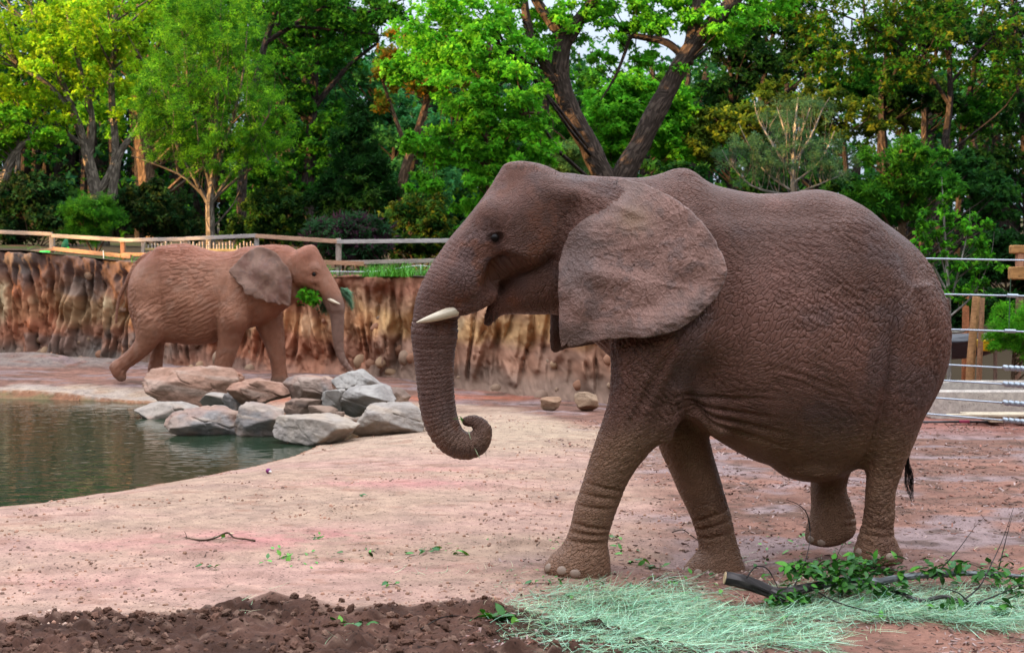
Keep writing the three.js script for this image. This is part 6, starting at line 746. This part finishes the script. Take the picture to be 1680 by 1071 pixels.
// food in the second elephant's mouth
{ const A = second.A, put = (name, label, px, py, w, n, rx, ry, kind, size, cols) => { const c = A.L(px, py, w).applyAxisAngle(V(0, 1, 0), A.yaw).add(A.O), o = thing(name, label, 'leafy food', c), pts = []; for (let i = 0; i < n; i++) pts.push([gauss() * rx, gauss() * ry, gauss() * rx * 0.7, 1]); leaves('leaves', o, pts, kind, size, cols); mesh('stalks', mergeGeometries([0, 1, 2, 3].map((k) => tube([[-0.06 + k * 0.04, 0.02, 0, 0.006], [rr(-.15, .15), rr(-.12, .05), rr(-.05, .05), 0.003]], 5))), BARK.brown, o).userData.kind = 'stuff'; };
  put('leafy_mouthful', 'green leafy bundle held in the smaller elephant\'s mouth', 508, 488, 0.2, 110, 0.13, 0.10, 'broad', 0.125, [...GREEN.mid, ...GREEN.fresh]); { const W = (px, py, w) => A.L(px, py, w).applyAxisAngle(V(0, 1, 0), A.yaw).add(A.O), c = W(560, 480, -0.16), o = thing('grass_tuft', 'grey-green grass tuft sticking out beyond the smaller elephant\'s trunk', 'grass tuft', c), bl = []; for (let i = 0; i < 150; i++) { const t = rr(-0.3, 1.1), p = [[560 + gauss() * 2, 478 + gauss() * 5, -0.16, 0.006], [570 + gauss() * 3, 478 + t * 14 + gauss() * 3, -0.2 + gauss() * 0.05, 0.005], [576 + gauss() * 4 + t * 2, 484 + t * 22 + gauss() * 4, -0.2 + gauss() * 0.08, 0.002]].map(([a, b, w, r]) => { const q = W(a, b, w).sub(c); return [q.x, q.y, q.z, r]; }); bl.push(tube(curve(p, 4), 3, false)); } mesh('blades', mergeGeometries(bl), std({ color: rgb(0.14, 0.28, 0.16) }), o).userData.kind = 'stuff'; }
  put('grass_tuft', 'darker grass wisps hanging behind the small tusk', 533, 503, -0.15, 60, 0.07, 0.08, 'fine', 0.12, [[0.08, 0.16, 0.08]]); }
{ // green stalk the large elephant holds in its trunk curl
  const A = hero.A, P = (px, py, w) => A.L(px, py, w).applyAxisAngle(V(0, 1, 0), A.yaw).add(A.O), c = P(762, 690, 0.05), o = thing('grass_stalk', 'wisp of green grass held in the curl of the large trunk', 'grass stalk', c), q = (px, py, w, r) => { const a = P(px, py, w).sub(c); return [a.x, a.y, a.z, r]; }; mesh('stalk', tube(curve([q(768, 705, 0.08, 0.0015), q(774, 725, 0.11, 0.0018), q(785, 748, 0.12, 0.003), q(787, 752, 0.12, 0.001)], 10), 5), std({ color: rgb(0.5, 0.6, 0.35) }), o); for (let i = 0; i < 5; i++) mesh('blade', tube(curve([q(757 + i, 690, 0.05, 0.002), q(752 + rr(-6, 6), 684 + rr(-4, 4), 0.07, 0.0015), q(747 + rr(-4, 20), 690 + rr(-6, 6), 0.09, 0.0008)], 8), 5), LEAF[1], o); }
// loose matter: clods, chips, grit, leaf crumbs
function scatter(name, label, geos, mat, n, where, size, cols, flat = 1) { const im = new THREE.InstancedMesh(geos, mat, n), c = new THREE.Color(); im.name = named(name); let k = 0; for (let i = 0; i < n * 12 && k < n; i++) { const q = where(); if (!q) continue; const s = size * Math.pow(rr(0.3, 1.3), 2.4) * (q[2] || 1); QT.setFromEuler(EU.set(rr(-.5, .5), rr(0, 6.28), rr(-.5, .5))); M4.compose(V(q[0], groundY(q[0], q[1]) + s * 0.15 * flat, q[1]), QT, SC.set(s, s * flat * rr(0.6, 1), s * rr(0.6, 1))); im.setMatrixAt(k, M4); const e = cols[Math.floor(rnd() * cols.length)], t = rr(0.75, 1.2); im.setColorAt(k++, c.setRGB(e[0] * t, e[1] * t, e[2] * t)); } im.count = k; im.castShadow = im.receiveShadow = true; im.userData = { label, category: name.replace('_', ' '), kind: 'stuff' }; scene.add(im); return im; }
const clodGeo = (() => { const g = mergeVertices((() => { const h = new THREE.IcosahedronGeometry(1, 4); h.deleteAttribute('normal'); h.deleteAttribute('uv'); return h; })()), p = g.attributes.position; for (let i = 0; i < p.count; i++) { const v = V().fromBufferAttribute(p, i), s = 0.5 + 1.1 * (fbm(v.x * 1.7 + 4, v.y * 1.7, v.z * 1.7, 4) - 0.1) - 0.25 * (1 - sst(0, 0.3, cell3(v.x * 1.3, v.y * 1.3, v.z * 1.3))); p.setXYZ(i, v.x * s, v.y * s, v.z * s); } g.computeVertexNormals(); return g; })();
const gritGeo = new THREE.IcosahedronGeometry(1, 1), chipGeo = new THREE.BoxGeometry(2.2, 0.35, 0.8), dirt = std({ color: 0xffffff, roughness: 0.97 });
scatter('mud_clods', 'dark crumbly clods of churned mud along the lower left edge', clodGeo, dirt, 1200, () => { const x = rr(-3.4, 1.2), z = -rr(6.4, 8.3), m = mudAt(x, z); return rnd() < m * sst(0.3, 0.6, fbm(x * 4, 50, z * 4, 2)) ? [x, z] : null; }, 0.017, [[0.085, 0.042, 0.028], [0.12, 0.06, 0.041], [0.15, 0.085, 0.06], [0.075, 0.038, 0.026]]);
scatter('bark_mulch', 'brown wood chips and crumbs strewn over the soil behind the large elephant', chipGeo, dirt, 20000, () => { const z = -6.6 - 11 * Math.pow(rnd(), 1.6), x = rr(-0.5, 7), s = soilAt(x, z); return rnd() < s * sst(0.25, 0.6, fbm(x * 1.7, 60, z * 2, 3)) ? [x, z, -z > 11 ? 1.3 : 1] : null; }, 0.0105, [[0.17, 0.095, 0.07], [0.27, 0.17, 0.145], [0.12, 0.07, 0.055], [0.31, 0.215, 0.19], [0.24, 0.105, 0.075]]);
scatter('grit', 'small crumbs of earth and grit on the pale shore', gritGeo, dirt, 3800, () => { const z = -7.2 - 11 * Math.pow(rnd(), 1.8), x = rr(-4.5, 1.6); return pondDist(x, z) < 0.05 || fbm(x * 1.4, 70, z * 1.8, 3) < 0.5 ? null : [x, z]; }, 0.008, [[0.27, 0.15, 0.10], [0.36, 0.19, 0.13], [0.20, 0.12, 0.09], [0.45, 0.3, 0.23]]);
scatter('leaf_crumbs', 'crumbs of green leaves trodden into the soil round the elephant\'s feet', leafGeo[1], new THREE.MeshPhysicalMaterial({ color: 0xffffff, roughness: 0.6 }), 620, () => { const x = rr(-1.6, 3.4), z = -rr(7.2, 9.8); return fbm(x * 1.5, 80, z * 2.5, 3) + (x > 0.1 ? 0.08 : -0.06) > 0.55 ? [x, z] : null; }, 0.04, [[0.05, 0.22, 0.01], [0.08, 0.27, 0.02], [0.03, 0.12, 0.01]], 1);
renderer.render(scene, camera);
